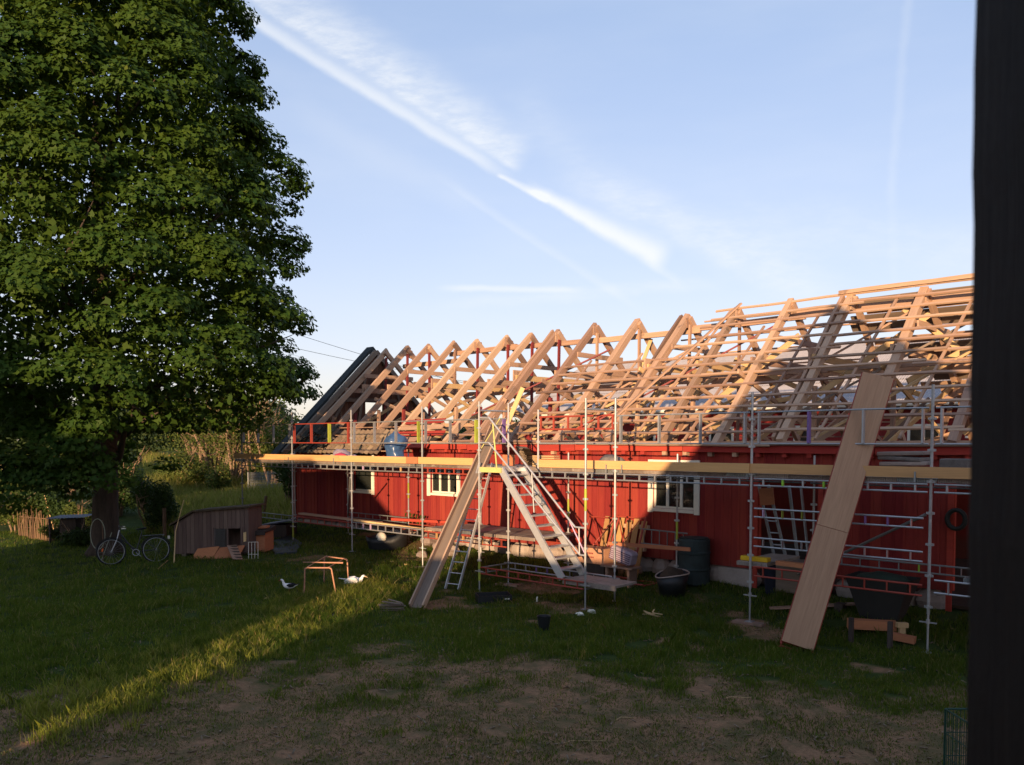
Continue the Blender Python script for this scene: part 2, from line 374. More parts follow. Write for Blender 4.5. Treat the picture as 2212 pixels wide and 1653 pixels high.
        s.f.append(tuple(o+j for j in range(n))[::-1]); s.f.append(tuple(o+(k-1)*n+j for j in range(n))); s.mi += [mi, mi]
        return s
    def build(s, name, mats, parent=None, base=None, smooth=False):
        b = Vector(base) if base is not None else base_of(parent)
        me = bpy.data.meshes.new(name)
        me.from_pydata([(x-b.x, y-b.y, z-b.z) for x, y, z in s.v], [], s.f)
        if not isinstance(mats, (list, tuple)): mats = [mats]
        for q in mats: me.materials.append(q)
        if len(mats) > 1: me.polygons.foreach_set('material_index', s.mi)
        if smooth: me.polygons.foreach_set('use_smooth', [True]*len(me.polygons))
        ob = bpy.data.objects.new(name, me); COL.objects.link(ob)
        if parent is not None:
            ob.parent = parent; BASE[ob.name] = b
        else:
            ob.location = b; BASE[ob.name] = b
        return ob
def beam(name, p0, p1, wd, ht, mt, parent=None, up=(0, 0, 1), jit=.0, seg=1, end=0):
    """a timber with its own axis along its length, so the grain runs along it"""
    p0 = Vector(p0); p1 = Vector(p1); d = p1-p0; L = d.length; d.normalize(); u = Vector(up)
    if abs(d.dot(u)) > .98: u = Vector((0, 1, 0))
    sd = u.cross(d).normalized(); u = d.cross(sd)
    vs = []; fs = []; seg = max(1, seg)
    for i in range(seg+1):
        oy = random.uniform(-1, 1)*jit; oz = random.uniform(-1, 1)*jit; k = 1+random.uniform(-1, 1)*jit*2.5
        for a, b in ((-1, -1), (1, -1), (1, 1), (-1, 1)):
            ex = random.uniform(-end, end) if i in (0, seg) else 0
            vs.append((L*i/seg+ex, a*wd/2*k+oy, b*ht/2*k+oz))
    for i in range(seg):
        for j in range(4): fs.append((i*4+j, i*4+(j+1) % 4, i*4+4+(j+1) % 4, i*4+4+j))
    fs.append((3, 2, 1, 0)); fs.append(tuple(seg*4+j for j in range(4)))
    me = bpy.data.meshes.new(name); me.from_pydata(vs, [], fs); me.materials.append(mt)
    ob = bpy.data.objects.new(name, me); COL.objects.link(ob)
    b = base_of(parent); M3 = Matrix((d, sd, u)).transposed().to_4x4(); M3.translation = p0-b
    if parent is not None: ob.parent = parent
    ob.matrix_local = M3
    BASE[ob.name] = Vector((0, 0, 0))
    return ob
def copy_tree(o, parent=None):
    c = o.copy(); COL.objects.link(c)
    if parent is not None: c.parent = parent
    BASE[c.name] = BASE.get(o.name, Vector((0, 0, 0)))
    for ch in list(o.children): copy_tree(ch, c)
    return c

# ------------------------------------------------------------------ ground
def dryness(x, y):
    d = (x-CAM.x)*FWD.x + (y-CAM.y)*FWD.y; l = (x-CAM.x)*RGT.x + (y-CAM.y)*RGT.y
    n1 = noise.noise(Vector((x*.8, y*.8, 1.3))); n2 = noise.noise(Vector((x*2.6, y*2.6, 5.1)))
    edge = 12.0 - .32*max(0, l) + (1.0 if l > -3 else (l+3)*.45+1.0)
    t = sm(1.2, -1.6, d-edge + n1*1.5 + n2*.9 + .35*noise.noise(Vector((x*7, y*7, 2))))
    t *= 1-.55*sm(.0, .6, noise.noise(Vector((x*1.0, y*1.0, 7.7)))+.5*n2)*sm(8.8, 11.6, d)
    bare = sm(.12, .42, noise.noise(Vector((x*.55+3, y*.9, 2.2)))+.35*n2)*sm(-5, -2, y)*sm(2.2, .2, y)*sm(5, 8, x)*.95
    bare = max(bare, .7*sm(.2, .5, n1+.3*n2)*sm(-6, -3, y)*sm(-1, 2, x)*sm(8, 5, x))
    return min(1, max(t, bare))
def seq(a, b, fa, fb, st, grow=1.35):
    lo = []; x = fa; s_ = st
    while x > a: s_ *= grow; x -= s_; lo.append(max(x, a))
    hi = []; x = fb; s_ = st
    while x < b: s_ *= grow; x += s_; hi.append(min(x, b))
    mid = list(np.arange(fa, fb+1e-6, st))
    return lo[::-1]+mid+hi
gx = seq(-700, 400, -8, 24, .16); gy = seq(-300, 900, -13.5, 3.5, .16)
GV = []; GD = []
for y in gy:
    for x in gx:
        GV.append((x, y, gz(x, y))); GD.append(dryness(x, y) if (-9 < x < 25 and -15 < y < 5) else 0)
W_ = len(gx)
GF = [(j*W_+i, j*W_+i+1, (j+1)*W_+i+1, (j+1)*W_+i) for j in range(len(gy)-1) for i in range(W_-1)]
me = bpy.data.meshes.new('ground'); me.from_pydata(GV, [], GF)
at = me.attributes.new('dry', 'FLOAT', 'POINT'); at.data.foreach_set('value', GD)
me.polygons.foreach_set('use_smooth', [True]*len(GF))
m = bpy.data.materials.new('lawn_soil'); m.use_nodes = True
n = NT(m.node_tree); ge = n.new('ShaderNodeNewGeometry'); pos = ge.outputs['Position']
a = n.new('ShaderNodeAttribute', attribute_name='dry')
n1 = n.noise(pos, 2.2, 6, .65); n2 = n.noise(pos, 14, 5, .7)
green = n.mix(n.ramp(n1, .3, .7), (.028, .048, .010, 1), (.055, .075, .018, 1))
green = n.mix(n.ramp(n2, .55, .8), green, (.09, .065, .035, 1))
earth = n.mix(n.ramp(n2, .3, .75), (.33, .185, .10, 1), (.19, .105, .058, 1))
earth = n.mix(n.ramp(n1, .40, .66), earth, (.13, .10, .045, 1))
f = n.ramp(n.m('ADD', a.outputs['Fac'], n.m('MULTIPLY', n.m('SUBTRACT', n2, .5), .7)), .25, .75)
b = n.new('ShaderNodeBsdfPrincipled', {'Base Color': n.mix(f, green, earth), 'Roughness': .95, 'Specular IOR Level': .1})
n.put(b.inputs['Normal'], n.new('ShaderNodeBump', {'Height': n2, 'Strength': .8, 'Distance': .04}).outputs[0])
n.new('ShaderNodeOutputMaterial', {'Surface': b.outputs[0]})
me.materials.append(m)
o = bpy.data.objects.new('ground', me); COL.objects.link(o); tag(o, 'uneven farmyard lawn with dry bare patches', None, None, 'structure')

# ------------------------------------------------------------------ leaf and blade clouds
MAPLE = (np.array([[0, -.42, 0], [.50, -.10, .02], [.20, .06, -.04], [0, .58, .02], [-.20, .06, -.04], [-.50, -.10, .02]]), [(0, 1, 2, 3, 4, 5)])
OVAL = (np.array([[0, -.5, 0], [.28, 0, -.05], [0, .5, 0], [-.28, 0, -.05]]), [(0, 1, 2, 3)])
def cloud(name, pos, nrm, size, tpl, mt, parent=None, base=None, up=None):
    n_ = len(pos); T, F = tpl; k = len(T)
    nrm = nrm/np.linalg.norm(nrm, axis=1, keepdims=True)
    ref = RNG.normal(size=(n_, 3)) if up is None else up
    a_ = np.cross(ref, nrm); a_ /= np.linalg.norm(a_, axis=1, keepdims=True)+1e-9
    b_ = np.cross(nrm, a_)
    V = pos[:, None, :] + size[:, None, None]*(T[None, :, 0:1]*a_[:, None, :] + T[None, :, 1:2]*b_[:, None, :] + T[None, :, 2:3]*nrm[:, None, :])
    bb = np.array(base if base is not None else base_of(parent)); V = (V-bb).reshape(-1, 3)
    me = bpy.data.meshes.new(name); me.vertices.add(n_*k); me.vertices.foreach_set('co', V.astype(np.float32).ravel())
    tot_ = sum(len(f_) for f_ in F)
    me.loops.add(n_*tot_); me.polygons.add(n_*len(F))
    li = np.concatenate([np.array(f_) for f_ in F]); me.loops.foreach_set('vertex_index', (np.arange(n_)[:, None]*k+li[None, :]).astype(np.int32).ravel())
    st = np.cumsum([0]+[len(f_) for f_ in F])[:-1]
    me.polygons.foreach_set('loop_start', (np.arange(n_)[:, None]*tot_+st[None, :]).astype(np.int32).ravel())
    me.update(calc_edges=True); me.materials.append(mt)
    ob = bpy.data.objects.new(name, me); COL.objects.link(ob)
    if parent is not None: ob.parent = parent
    else: ob.location = bb
    return ob
def blades(name, pts, hts, wid, mt, lean=.35):
    n_ = len(pts); pts = np.array(pts); hts = np.array(hts)
    th = RNG.uniform(0, 2*math.pi, n_); ln = RNG.normal(0, lean, (n_, 2))
    side = np.stack([np.cos(th), np.sin(th), np.zeros(n_)], 1)*(wid*RNG.uniform(.6, 1.4, n_))[:, None]/2
    top = pts + np.stack([ln[:, 0]*hts, ln[:, 1]*hts, hts], 1)
    midp = pts + np.stack([ln[:, 0]*hts*.25, ln[:, 1]*hts*.25, hts*.55], 1)
    V = np.stack([pts-side, pts+side, midp+side*.8, top, midp-side*.8], 1).reshape(-1, 3)
    b0 = pts.mean(0); b0[2] = 0
    me = bpy.data.meshes.new(name); me.vertices.add(n_*5); me.vertices.foreach_set('co', (V-b0).astype(np.float32).ravel())
    me.loops.add(n_*5); me.polygons.add(n_)
    me.loops.foreach_set('vertex_index', np.arange(n_*5, dtype=np.int32)); me.polygons.foreach_set('loop_start', (np.arange(n_)*5).astype(np.int32))
    me.update(calc_edges=True); me.materials.append(mt)
    ob = bpy.data.objects.new(name, me); COL.objects.link(ob); ob.location = b0
    return ob

# lawn: blades inside the seen part of the yard
def scatter(nn, dmin, dmax, lmin=-.64, lmax=.58, pw=1.0):
    t = RNG.uniform(0, 1, nn)
    d = dmin*(dmax/dmin)**(t**pw); l = RNG.uniform(lmin, lmax, nn)*d
    X = CAM.x+FWD.x*d+RGT.x*l; Y = CAM.y+FWD.y*d+RGT.y*l
    return X, Y, d
gp = []; gh = []; dp = []; dh = []
X, Y, Dd = scatter(330000, 8.3, 30)
keep = (Y < 2.1) | (X < -3.7)
for x, y, d in zip(X[keep], Y[keep], Dd[keep]):
    if noise.noise(Vector((x*2.0, y*2.0, 8))) < -.32: continue
    dr = dryness(x, y)
    q = random.random()
    cl = noise.noise(Vector((x*1.1, y*1.1, 4.4)))
    h = (.045+.075*max(0, cl+.25)+random.uniform(0, .05))*(1-.5*dr)
    u_ = x+.534*y
    if 4.8 < u_ < 7.3 and y < 0: h *= 1.35
    if q > dr*.92:
        gp.append((x, y, gz(x, y)-.005)); gh.append(h)
    elif q > dr*.92-.5:
        dp.append((x, y, gz(x, y)-.005)); dh.append(h*.55)
# tufts of taller blades
for _ in range(420):
    x, y, d = scatter(1, 9, 26); x = x[0]; y = y[0]
    if y > 1.8 and x > -3.7: continue
    dr = dryness(x, y)
    if dr > .4 and random.random() < .8: continue
    hh = random.uniform(.12, .26)*(1-.55*dr)
    for __ in range(random.randint(20, 60)):
        xx = x+random.gauss(0, .09); yy = y+random.gauss(0, .09)
        gp.append((xx, yy, gz(xx, yy)-.01)); gh.append(hh*random.uniform(.5, 1.1))
# long grass laid along the sun strip, coloured lighter to strengthen its sunlight
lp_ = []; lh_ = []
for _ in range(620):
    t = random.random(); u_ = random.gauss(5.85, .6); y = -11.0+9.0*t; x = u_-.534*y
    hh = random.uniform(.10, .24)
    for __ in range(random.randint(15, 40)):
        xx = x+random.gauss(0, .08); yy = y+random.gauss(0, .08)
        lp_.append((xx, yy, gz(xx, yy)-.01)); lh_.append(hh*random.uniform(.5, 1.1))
tag(blades('lit_long_grass', lp_, lh_, .011, GRASS_LIT), 'longer grass along the sunlit strip, coloured yellower and lighter to brighten it', 'long grass', None, 'stuff')
tag(blades('grass', gp, gh, .011, GRASS), 'short uneven green lawn grass across the yard', 'grass', None, 'stuff')
tag(blades('dry_grass', dp, dh, .009, GRASSD, .7), 'thin dry straw on the worn ground in the foreground', 'dry grass', None, 'stuff')
# tall meadow grass behind the coop
mp_ = []; mh = []
X, Y, Dd = scatter(75000, 28, 62, -.62, -.20, .8)
for x, y, d in zip(X, Y, Dd):
    if x > -4.5 and y > -1: continue
    if ((x-CAM.x)*RGT.x+(y-CAM.y)*RGT.y)/d < -.445: continue
    mp_.append((x, y, gz(x, y)-.02)); mh.append(random.uniform(.25, .75)*(.6+.8*max(0, noise.noise(Vector((x*.25, y*.25, 2)))+.4)))
tag(blades('meadow_grass', mp_, mh, .035, GRASSM, .28), 'tall yellow-green meadow grass behind the coop', 'meadow grass', None, 'stuff')
#@@PART2

# litter: wood chips, straw and pebbles trodden into the yard
n_ = 2600; X, Y, Dd = scatter(n_, 8.3, 24); k_ = (Y < 1.8) & (X > 2)
P3 = np.array([(x, y, gz(x, y)+.012+random.uniform(0, .01)) for x, y in zip(X[k_], Y[k_])])
CHIP = (np.array([[-.5, -.12, 0], [.5, -.1, .03], [.45, .14, 0], [-.45, .1, .05], [-.4, 0, -.12], [.4, 0, -.12]]), [(0, 1, 2, 3), (0, 4, 5, 1), (1, 5, 2), (2, 5, 4, 3), (0, 3, 4)])
tag(cloud('yard_litter', P3, RNG.normal(0, .35, (len(P3), 3))+np.array([0, 0, 1]), RNG.uniform(.03, .10, len(P3)), CHIP, mat('litter_chips', (.34, .24, .15), rnd=0, var=.5, scale=9)), 'small wood chips and straw trodden into the yard', 'litter', None, 'stuff')
# ================================================================== BARN
WY = 2.3            # outer face of the front wall
XL, XR = -3.5, 23.0
EY, RY = 1.95, 5.87     # eave and ridge lines
def rz(y, top=True):    # height of the top of the front rafters at y (0.98 slope)
    return 3.2 + (y-EY)*(6.85-3.2)/(RY-EY)
BY = 2*RY-WY            # back wall
barn = thing('barn', (9, 5.87, .3), 'long red timber barn with its roof stripped to rafters and laths', 'barn')
# wall boards, cut round the openings
WIN = [(.02, 1.02, 1.74, 3.03), (3.86, 5.03, 1.83, 2.72), (11.72, 12.82, 1.80, 2.80)]
DOOR = [(14.35, 15.65, .2, 2.62), (18.15, 20.3, .2, 2.75)]
bw = .2; x = XL; bmesh_cache = {}
def board_obj(x, z0, z1):
    key = (round(z0, 2), round(z1, 2))
    if key not in bmesh_cache:
        mb = MB(); mb.box(.006, bw-.006, 0, .028, z0, z1)
        # thin cover strip over the joint
        mb.box(-.022, .022, -.012, .0005, z0+.004, z1-.003)
        me = bpy.data.meshes.new('wall_board'); me.from_pydata(mb.v, [], mb.f); me.materials.append(REDW); bmesh_cache[key] = me
    ob = bpy.data.objects.new('wall_board', bmesh_cache[key]); COL.objects.link(ob); ob.parent = barn
    ob.location = Vector((x, WY+random.uniform(-.004, .004), 0))-base_of(barn)
while x < XR-.01:
    cuts = [(.62, 3.25)]
    for a0, a1, z0, z1 in WIN+DOOR:
        if x+bw/2 > a0 and x+bw/2 < a1:
            nc = []
            for c0, c1 in cuts:
                if z0 > c0: nc.append((c0, z0))
                if z1 < c1: nc.append((z1, c1))
            cuts = nc
    for c0, c1 in cuts:
        if c1-c0 > .05: board_obj(x, c0, c1)
    x += bw
# solid core behind the boards (with the openings left free)
mb = MB()
xs = sorted(set([XL+.03, XR] + [q for o_ in WIN+DOOR for q in o_[:2]]))
for a0, a1 in zip(xs[:-1], xs[1:]):
    op = [o_ for o_ in WIN+DOOR if o_[0]-.01 < (a0+a1)/2 < o_[1]+.01]
    if op:
        z0, z1 = op[0][2], op[0][3]
        if z0 > .62: mb.box(a0, a1, WY+.033, WY+.15, .62, z0)
        mb.box(a0, a1, WY+.033, WY+.15, z1, 3.2)
    else: mb.box(a0, a1, WY+.033, WY+.15, .62, 3.2)
mb.build('wall_core', REDB, barn)
mb = MB(); mb.box(XL+.03, XR, BY-.15, BY, .2, 3.2); mb.build('rear_wall', REDW, barn)
mb = MB(); mb.box(XL, XL+.12, WY+.16, BY-.16, .5, 3.2); mb.build('end_wall', REDW, barn)
mb = MB(); mb.box(XL+.15, XR, WY+.2, BY-.2, .28, .34); mb.build('earth_floor', SOIL, barn)
# corner board
mb = MB(); mb.box(XL-.05, XL+.09, WY-.035, WY-.012, .62, 3.2); mb.build('corner_board', REDW, barn)
# plinth stones
x = XL; rs = random.Random(3)
while x < XR:
    L = rs.uniform(.35, .7)
    if not any(a0-.1 < x+L/2 < a1+.1 for a0, a1, _, _ in DOOR):
        z0 = gz(x+L/2, WY)-.1
        q = MB(); q.blob((x+L/2, WY+.16, (z0+.6)/2), L*.56, .2, (.64-z0)/2*1.08, 8, 6, .06, seed=rs.random())
        ob = q.build('plinth_stone', STONE if rs.random() < .7 else CONC, barn)
    x += L
q = MB(); q.box(13.45, 14.2, WY-.05, WY+.2, .1, .6); q.build('plinth_block', CONC, barn)
# windows
def window(x0, x1, z0, z1, mull):
    fw = .13
    f = MB(); y0, y1 = WY-.05, WY-.016
    f.box(x0-fw, x0, y0, y1, z0-.1, z1+fw); f.box(x1, x1+fw, y0, y1, z0-.1, z1+fw)
    f.box(x0+.002, x1-.002, y0+.004, y1, z1, z1+fw-.003); f.box(x0-.001, x1+.001, y0-.03, y1, z0-.07, z0-.002)
    fo = f.build('window', WHITE, barn)
    s_ = MB(); y0, y1 = WY+.02, WY+.06
    s_.box(x0+.001, x0+.05, y0, y1, z0, z1); s_.box(x1-.05, x1-.001, y0, y1, z0, z1)
    s_.box(x0+.051, x1-.051, y0, y1, z0, z0+.05); s_.box(x0+.051, x1-.051, y0, y1, z1-.05, z1)
    s_.build('sash', WHITE, fo)
    g_ = MB(); g_.box(x0+.05, x1-.05, WY+.036, WY+.042, z0+.05, z1-.05); g_.build('pane', GLASS, fo)
    for k in range(mull):
        xm = x0+(x1-x0)*(k+1)/(mull+1)
        q = MB(); q.box(xm-.035, xm+.035, WY+.008, WY+.034, z0+.05, z1-.05); q.build('mullion', WHITE, fo)
window(WIN[0][0], WIN[0][1], WIN[0][2], WIN[0][3], 0)
window(WIN[1][0], WIN[1][1], WIN[1][2], WIN[1][3], 2)
window(WIN[2][0], WIN[2][1], WIN[2][2], WIN[2][3], 2)
# open doors' frames and an inner dark lining that carries the rooms' depth
for a0, a1, z0, z1 in DOOR:
    q = MB(); q.box(a0-.1, a0, WY-.04, WY-.013, z0, z1+.1); q.box(a1, a1+.1, WY-.04, WY-.013, z0, z1+.1); q.box(a0+.001, a1-.001, WY-.04, WY-.013, z1, z1+.1)
    q.build('door_frame', REDB, barn)
# wall head: plate, fascia boards, rafter-foot board
x = XL
while x < XR:
    L = rs.uniform(3.2, 4.6); x1 = min(XR, x+L)
    beam('wall_plate', (x, WY+.02, 3.31+rs.uniform(-.012, .012)), (x1-.01, WY+.02, 3.31+rs.uniform(-.012, .012)), .22, .11, OLD, barn, jit=.006, seg=4)
    x = x1
x = 2.3
for L in (3.3, 3.9, 3.1, 4.2, 3.6, 3.5):
    z_ = rs.uniform(-.02, .02)
    beam('fascia_board', (x, WY-.16, 3.20+z_), (x+L-.02, WY-.16, 3.20+rs.uniform(-.02, .02)), .03, .16, REDB, barn, jit=.004, seg=4)
    beam('fascia_cap', (x+.01, WY-.14, 3.305+z_), (x+L-.02, WY-.14, 3.30), .14, .035, OLD, barn, jit=.005, seg=3)
    x += L
for i in range(36):
    x = 2.4+i*.57+rs.uniform(-.05, .05)
    beam('joist_end', (x, WY-.13, 3.085), (x, WY+.3, 3.085), .10, .12, REDB if rs.random() < .8 else OLD, barn)
# loft floor
x = XL+.2; fl = 0
for j in range(34):
    y0 = WY+.2+j*.205
    xx = XL+.2
    while xx < XR and fl < 150:
        L = rs.uniform(4, 7); x1 = min(XR, xx+L)
        if rs.random() < .93: beam('floor_board', (xx, y0+.1, 3.14+rs.uniform(-.004, .004)), (x1-.02, y0+.1, 3.14), .195, .03, OLDG if rs.random() < .6 else OLD, barn)
        xx = x1; fl += 1
# ---- trusses
TX = [-2.78, -1.53, -.31, 1.04, 2.17, 3.59, 4.66, 5.78, 7.25, 8.76, 10.42, 11.89, 13.35, 14.85, 16.49, 18.1, 19.6, 21.1]
rs = random.Random(11)
for i, x in enumerate(TX):
    W = rs.uniform(.10, .14) if i < 8 else rs.uniform(.13, .18)
    ridge = 6.85 + rs.uniform(-.05, .04)
    yf = 2.16+rs.uniform(-.1, .1); xf = x+rs.uniform(-.08, .08)
    wd_ = wood(rs)
    over = rs.uniform(.05, .16)
    d = Vector((0, RY-yf, ridge-rz(yf))).normalized()
    beam('front_rafter', (xf, yf, rz(yf)-.10), Vector((x, RY, ridge-.10))+d*over, W, .18, wd_, barn, jit=.012, seg=6, end=.03)
    yb = 2*RY-yf
    beam('rear_rafter', (x+.11+rs.uniform(-.05, .05), yb, rz(yf)-.10), (x+.10, RY-.06, ridge-.10), .11, .16, wood(rs), barn, jit=.012, seg=6, end=.03)
    if i in (7, 10, 13):     # doubled rafters
        beam('front_rafter', (xf-.17, yf+.1, rz(yf)-.05), Vector((x-.17, RY-.05, ridge-.08))+d*.05, .07, .17, wood(rs), barn, jit=.012, seg=5, end=.05)
    # collar tie and lower tie
    cz = 5.25+rs.uniform(-.08, .08); yc = EY+(cz-3.2)/((6.85-3.2)/(RY-EY))
    beam('collar_tie', (x-.13, yc-.05, cz), (x-.13, 2*RY-yc+.05, cz), .05, .16, wood(rs) if rs.random() < .75 else NEW, barn, jit=.008, seg=4)
    if i % 2 == 0:
        beam('collar_tie', (x+.22, yc+.55, cz+.55), (x+.22, 2*RY-yc-.55, cz+.55), .04, .14, OLD, barn, jit=.008, seg=3)
    # king post
    kp = REDDK if i in (0, 1, 2, 4, 5, 6, 7) else OLD
    if i < 12:
        beam('king_post', (x+.12, RY-.12+rs.uniform(-.1, .1), 3.2), (x+.12, RY-.05, ridge-.30), .06, .08, kp, barn, jit=.004, seg=3)
    # scissor braces of new timber
    beam('brace', (x+.17, 2.9+rs.uniform(0, .7), 3.25), (x+.17, 8.0+rs.uniform(-.5, .4), 5.15+rs.uniform(-.3, .4)), .045, .11, NEW if rs.random() < .72 else OLD, barn, jit=.004, seg=3)
    if i > 1:
        beam('brace', (x-.20, 9.0-rs.uniform(0, .7), 3.25), (x-.20, 3.9+rs.uniform(-.3, .5), 4.9+rs.uniform(-.2, .4)), .045, .11, NEW if rs.random() < .5 else OLD, barn, jit=.004, seg=3)
    # knee post under the front rafter
    yk = 3.5+rs.uniform(-.2, .2)
    beam('knee_post', (x+.10, yk, 3.17), (x+.10, yk+.05, rz(yk)-.2), .08, .09, REDDK if i in (1, 3, 6, 8) else OLD, barn, jit=.004, seg=2)
    # sawn block / gusset at the top
    if i % 3 != 0:
        g_ = rs.uniform(.0, .06); q = MB(); q.box(x+.075, x+.10, RY-.2, RY+.2-g_, ridge-.42+g_, ridge-.10, rot=Matrix.Rotation(rs.uniform(-.3, .3), 3, 'X')); q.build('ridge_gusset', OLD, barn)
    if i % 3 == 1:
        q = MB(); q.box(x-.22, x-.17, yc-.1, yc+.55, cz-.1, cz+.22); q.build('gusset_board', OLD, barn)
# ridge purlins strung between the trusses, sagging a little
for a, b_, z_ in ((3, 5, 6.5), (5, 8, 6.42), (8, 10, 6.38), (10, 12, 6.42), (12, 15, 6.5), (1, 3, 6.15)):
    beam('purlin', (TX[a]-.3, RY+.12, z_+rs.uniform(-.06, .06)), (TX[b_]+.35, RY+.12, z_+rs.uniform(-.06, .06)), .10, .15, OLD, barn, jit=.008, seg=5)
for a, b_ in ((0, 4), (4, 8), (8, 12), (12, 16)):
    beam('purlin', (TX[a]-.2, 7.55, 5.15), (TX[b_]+.3, 7.55, 5.10), .10, .15, OLD, barn, jit=.01, seg=5)
    beam('purlin', (TX[a]-.2, 8.75, 4.02), (TX[b_]+.3, 8.75, 4.0), .10, .14, OLD, barn, jit=.01, seg=5)
for a, b_ in ((9, 13), (13, 17)):
    beam('purlin', (TX[a]-.1, 4.15, 4.98), (TX[b_]+.2, 4.15, 4.95), .12, .12, OLD, barn, jit=.01, seg=5)
# long slanting boards along the roof: wind braces and poles left lying over the rafters
def roofpt(x, y, up=0.0): return Vector((x, y, rz(y)+up))
beam('wind_brace', roofpt(10.05, 2.15, .07), roofpt(12.0, 5.9, .07), .10, .045, OLD, barn, jit=.006, seg=6)
beam('wind_brace', roofpt(7.7, 2.5, -.26), roofpt(11.9, 5.6, -.26), .12, .05, OLD, barn, jit=.006, seg=6)
beam('wind_brace', roofpt(4.1, 2.9, -.25), roofpt(8.3, 5.2, -.25), .09, .04, REDDK, barn, jit=.003, seg=4)
beam('wind_brace', roofpt(9.2, 2.7, -.25), roofpt(13.2, 5.5, -.25), .10, .04, REDDK, barn, jit=.003, seg=4)
beam('wind_brace', roofpt(12.4, 2.4, -.25), roofpt(16.6, 5.7, -.25), .12, .045, OLD, barn, jit=.003, seg=4)
beam('wind_brace', roofpt(15.4, 2.4, -.25), roofpt(19.6, 5.7, -.25), .12, .045, NEW, barn, jit=.003, seg=4)
beam('wind_brace', roofpt(18.4, 5.6, -.25), roofpt(14.2, 2.6, -.27), .10, .045, OLDG, barn, jit=.003, seg=4)
for (a0, y0, a1, y1) in ((11.2, 2.3, 11.75, 5.85), (12.6, 2.2, 13.0, 5.2), (14.1, 2.3, 14.3, 5.4), (15.6, 2.2, 16.0, 5.7), (17.2, 2.2, 17.6, 5.4), (9.6, 2.5, 9.75, 4.7), (8.0, 2.6, 8.1, 4.6)):
    beam('counter_batten', roofpt(a0, y0, -.03), roofpt(a1, y1, -.03), .055, .04, OLD, barn, jit=.004, seg=5)
rt = random.Random(31)
for k in range(46):
    x = rt.uniform(6.5, 19.5); y = rt.uniform(2.6, 8.5); z0 = rt.uniform(3.2, 4.6)
    ztop = (rz(y) if y < RY else rz(2*RY-y))-.35
    if z0 > ztop-.3: z0 = 3.2
    L = rt.uniform(.9, 2.6); a = rt.choice([rt.uniform(-.5, .5), rt.uniform(.6, 1.3), rt.uniform(-1.3, -.6)])
    p0 = Vector((x, y, z0)); p1 = p0+Vector((math.cos(a)*L*.8, rt.uniform(-.6, .6)*L*.5, abs(math.sin(a))*L))
    zt = (rz(p1.y) if p1.y < RY else rz(2*RY-p1.y))-.15
    if p1.z > zt: p1.z = zt
    beam('loose_board', p0, p1, rt.uniform(.03, .05), rt.uniform(.06, .13), rt.choice([OLD, OLD2, OLD3, NEW, NEW]), barn, jit=.004, seg=3)
# boards leaning inside in new timber
for (p0, p1, mt_) in (((5.3, 3.2, 3.5), (5.9, 3.4, 4.6), OLD), ((5.9, 3.3, 3.6), (6.4, 3.6, 4.9), NEW), ((7.3, 3.0, 3.4), (9.0, 4.6, 4.5), NEW),
                       ((10.9, 3.1, 3.4), (10.2, 4.9, 5.2), NEW), ((12.7, 3.4, 4.3), (13.9, 5.2, 5.9), NEW),
                      ((14.9, 4.0, 4.4), (16.6, 5.9, 6.2), NEW), ((16.7, 4.2, 4.6), (18.2, 6.2, 5.9), NEW), ((16.2, 5.4, 6.3), (17.2, 6.6, 5.3), NEW),
                      ((13.4, 7.4, 5.4), (15.9, 7.7, 4.5), NEW), ((9.0, 7.0, 4.2), (11.2, 7.2, 5.3), OLD), ((11.4, 6.7, 5.6), (13.2, 7.8, 4.6), NEW),
                      ((16.4, 7.2, 4.2), (18.6, 7.0, 5.5), OLD), ((2.3, 5.8, 3.3), (3.6, 6.6, 5.6), OLD), ((6.8, 6.0, 3.3), (8.2, 6.9, 5.2), OLD)):
    beam('loose_board', p0, p1, .05, .13, mt_, barn, jit=.004, seg=3)
# ---- laths
rs = random.Random(5)
nl = 14
for j in range(nl):
    y = 2.05 + j*(5.86-2.05)/(nl-1)
    x0 = 7.0+rs.uniform(-.25, .45) if j < 9 else (10.75 if j == 9 else 11.25+rs.uniform(-.25, .1))
    if j < 2: x0 = 4.9
    x = x0; xe = 21.5
    while x < xe:
        L = rs.uniform(3.2, 5.2); x1 = min(x+L, xe)
        dz = rs.uniform(-.025, .03)
        beam('lath', roofpt(x, y+rs.uniform(-.03, .03), .02+dz), roofpt(x1+.25, y+rs.uniform(-.03, .03), .02+rs.uniform(-.025, .03)), .06, .038, wood(rs), barn, up=(0, -.7, .7), jit=.008, seg=7)
        x = x1
for j in range(9):        # laths on the far slope
    y = 9.5-j*.42
    x0 = rs.uniform(9.6, 11.3)
    x = x0
    while x < 14.6:
        x1 = min(14.9, x+rs.uniform(2.5, 4))
        beam('lath', (x, y, rz(2*RY-y)+.02), (x1, y+rs.uniform(-.03, .03), rz(2*RY-y)+.02), .06, .038, wood(rs), barn, jit=.006, seg=3)
        x = x1
# ---- boards still on the far slope at the right
for j in range(21):
    y = RY+.10+j*.185
    x0 = 14.75+rs.uniform(-.15, .5) + (0 if j < 7 else (.9 if j < 12 else 1.6)); z_ = rz(2*RY-y)-.015+rs.uniform(-.02, .0)
    if j in (4, 9, 13): continue
    beam('roof_board', (x0, y+.08, z_-.075), (21.6, y+.08, z_-.075), .215, .026, OLD if rs.random() < .6 else OLDG, barn, up=(0, .68, .73), jit=.004, seg=5)
beam('ridge_board', (14.6, RY-.05, 6.90), (21.6, RY-.05, 6.96), .10, .09, OLD, barn, jit=.012, seg=10)
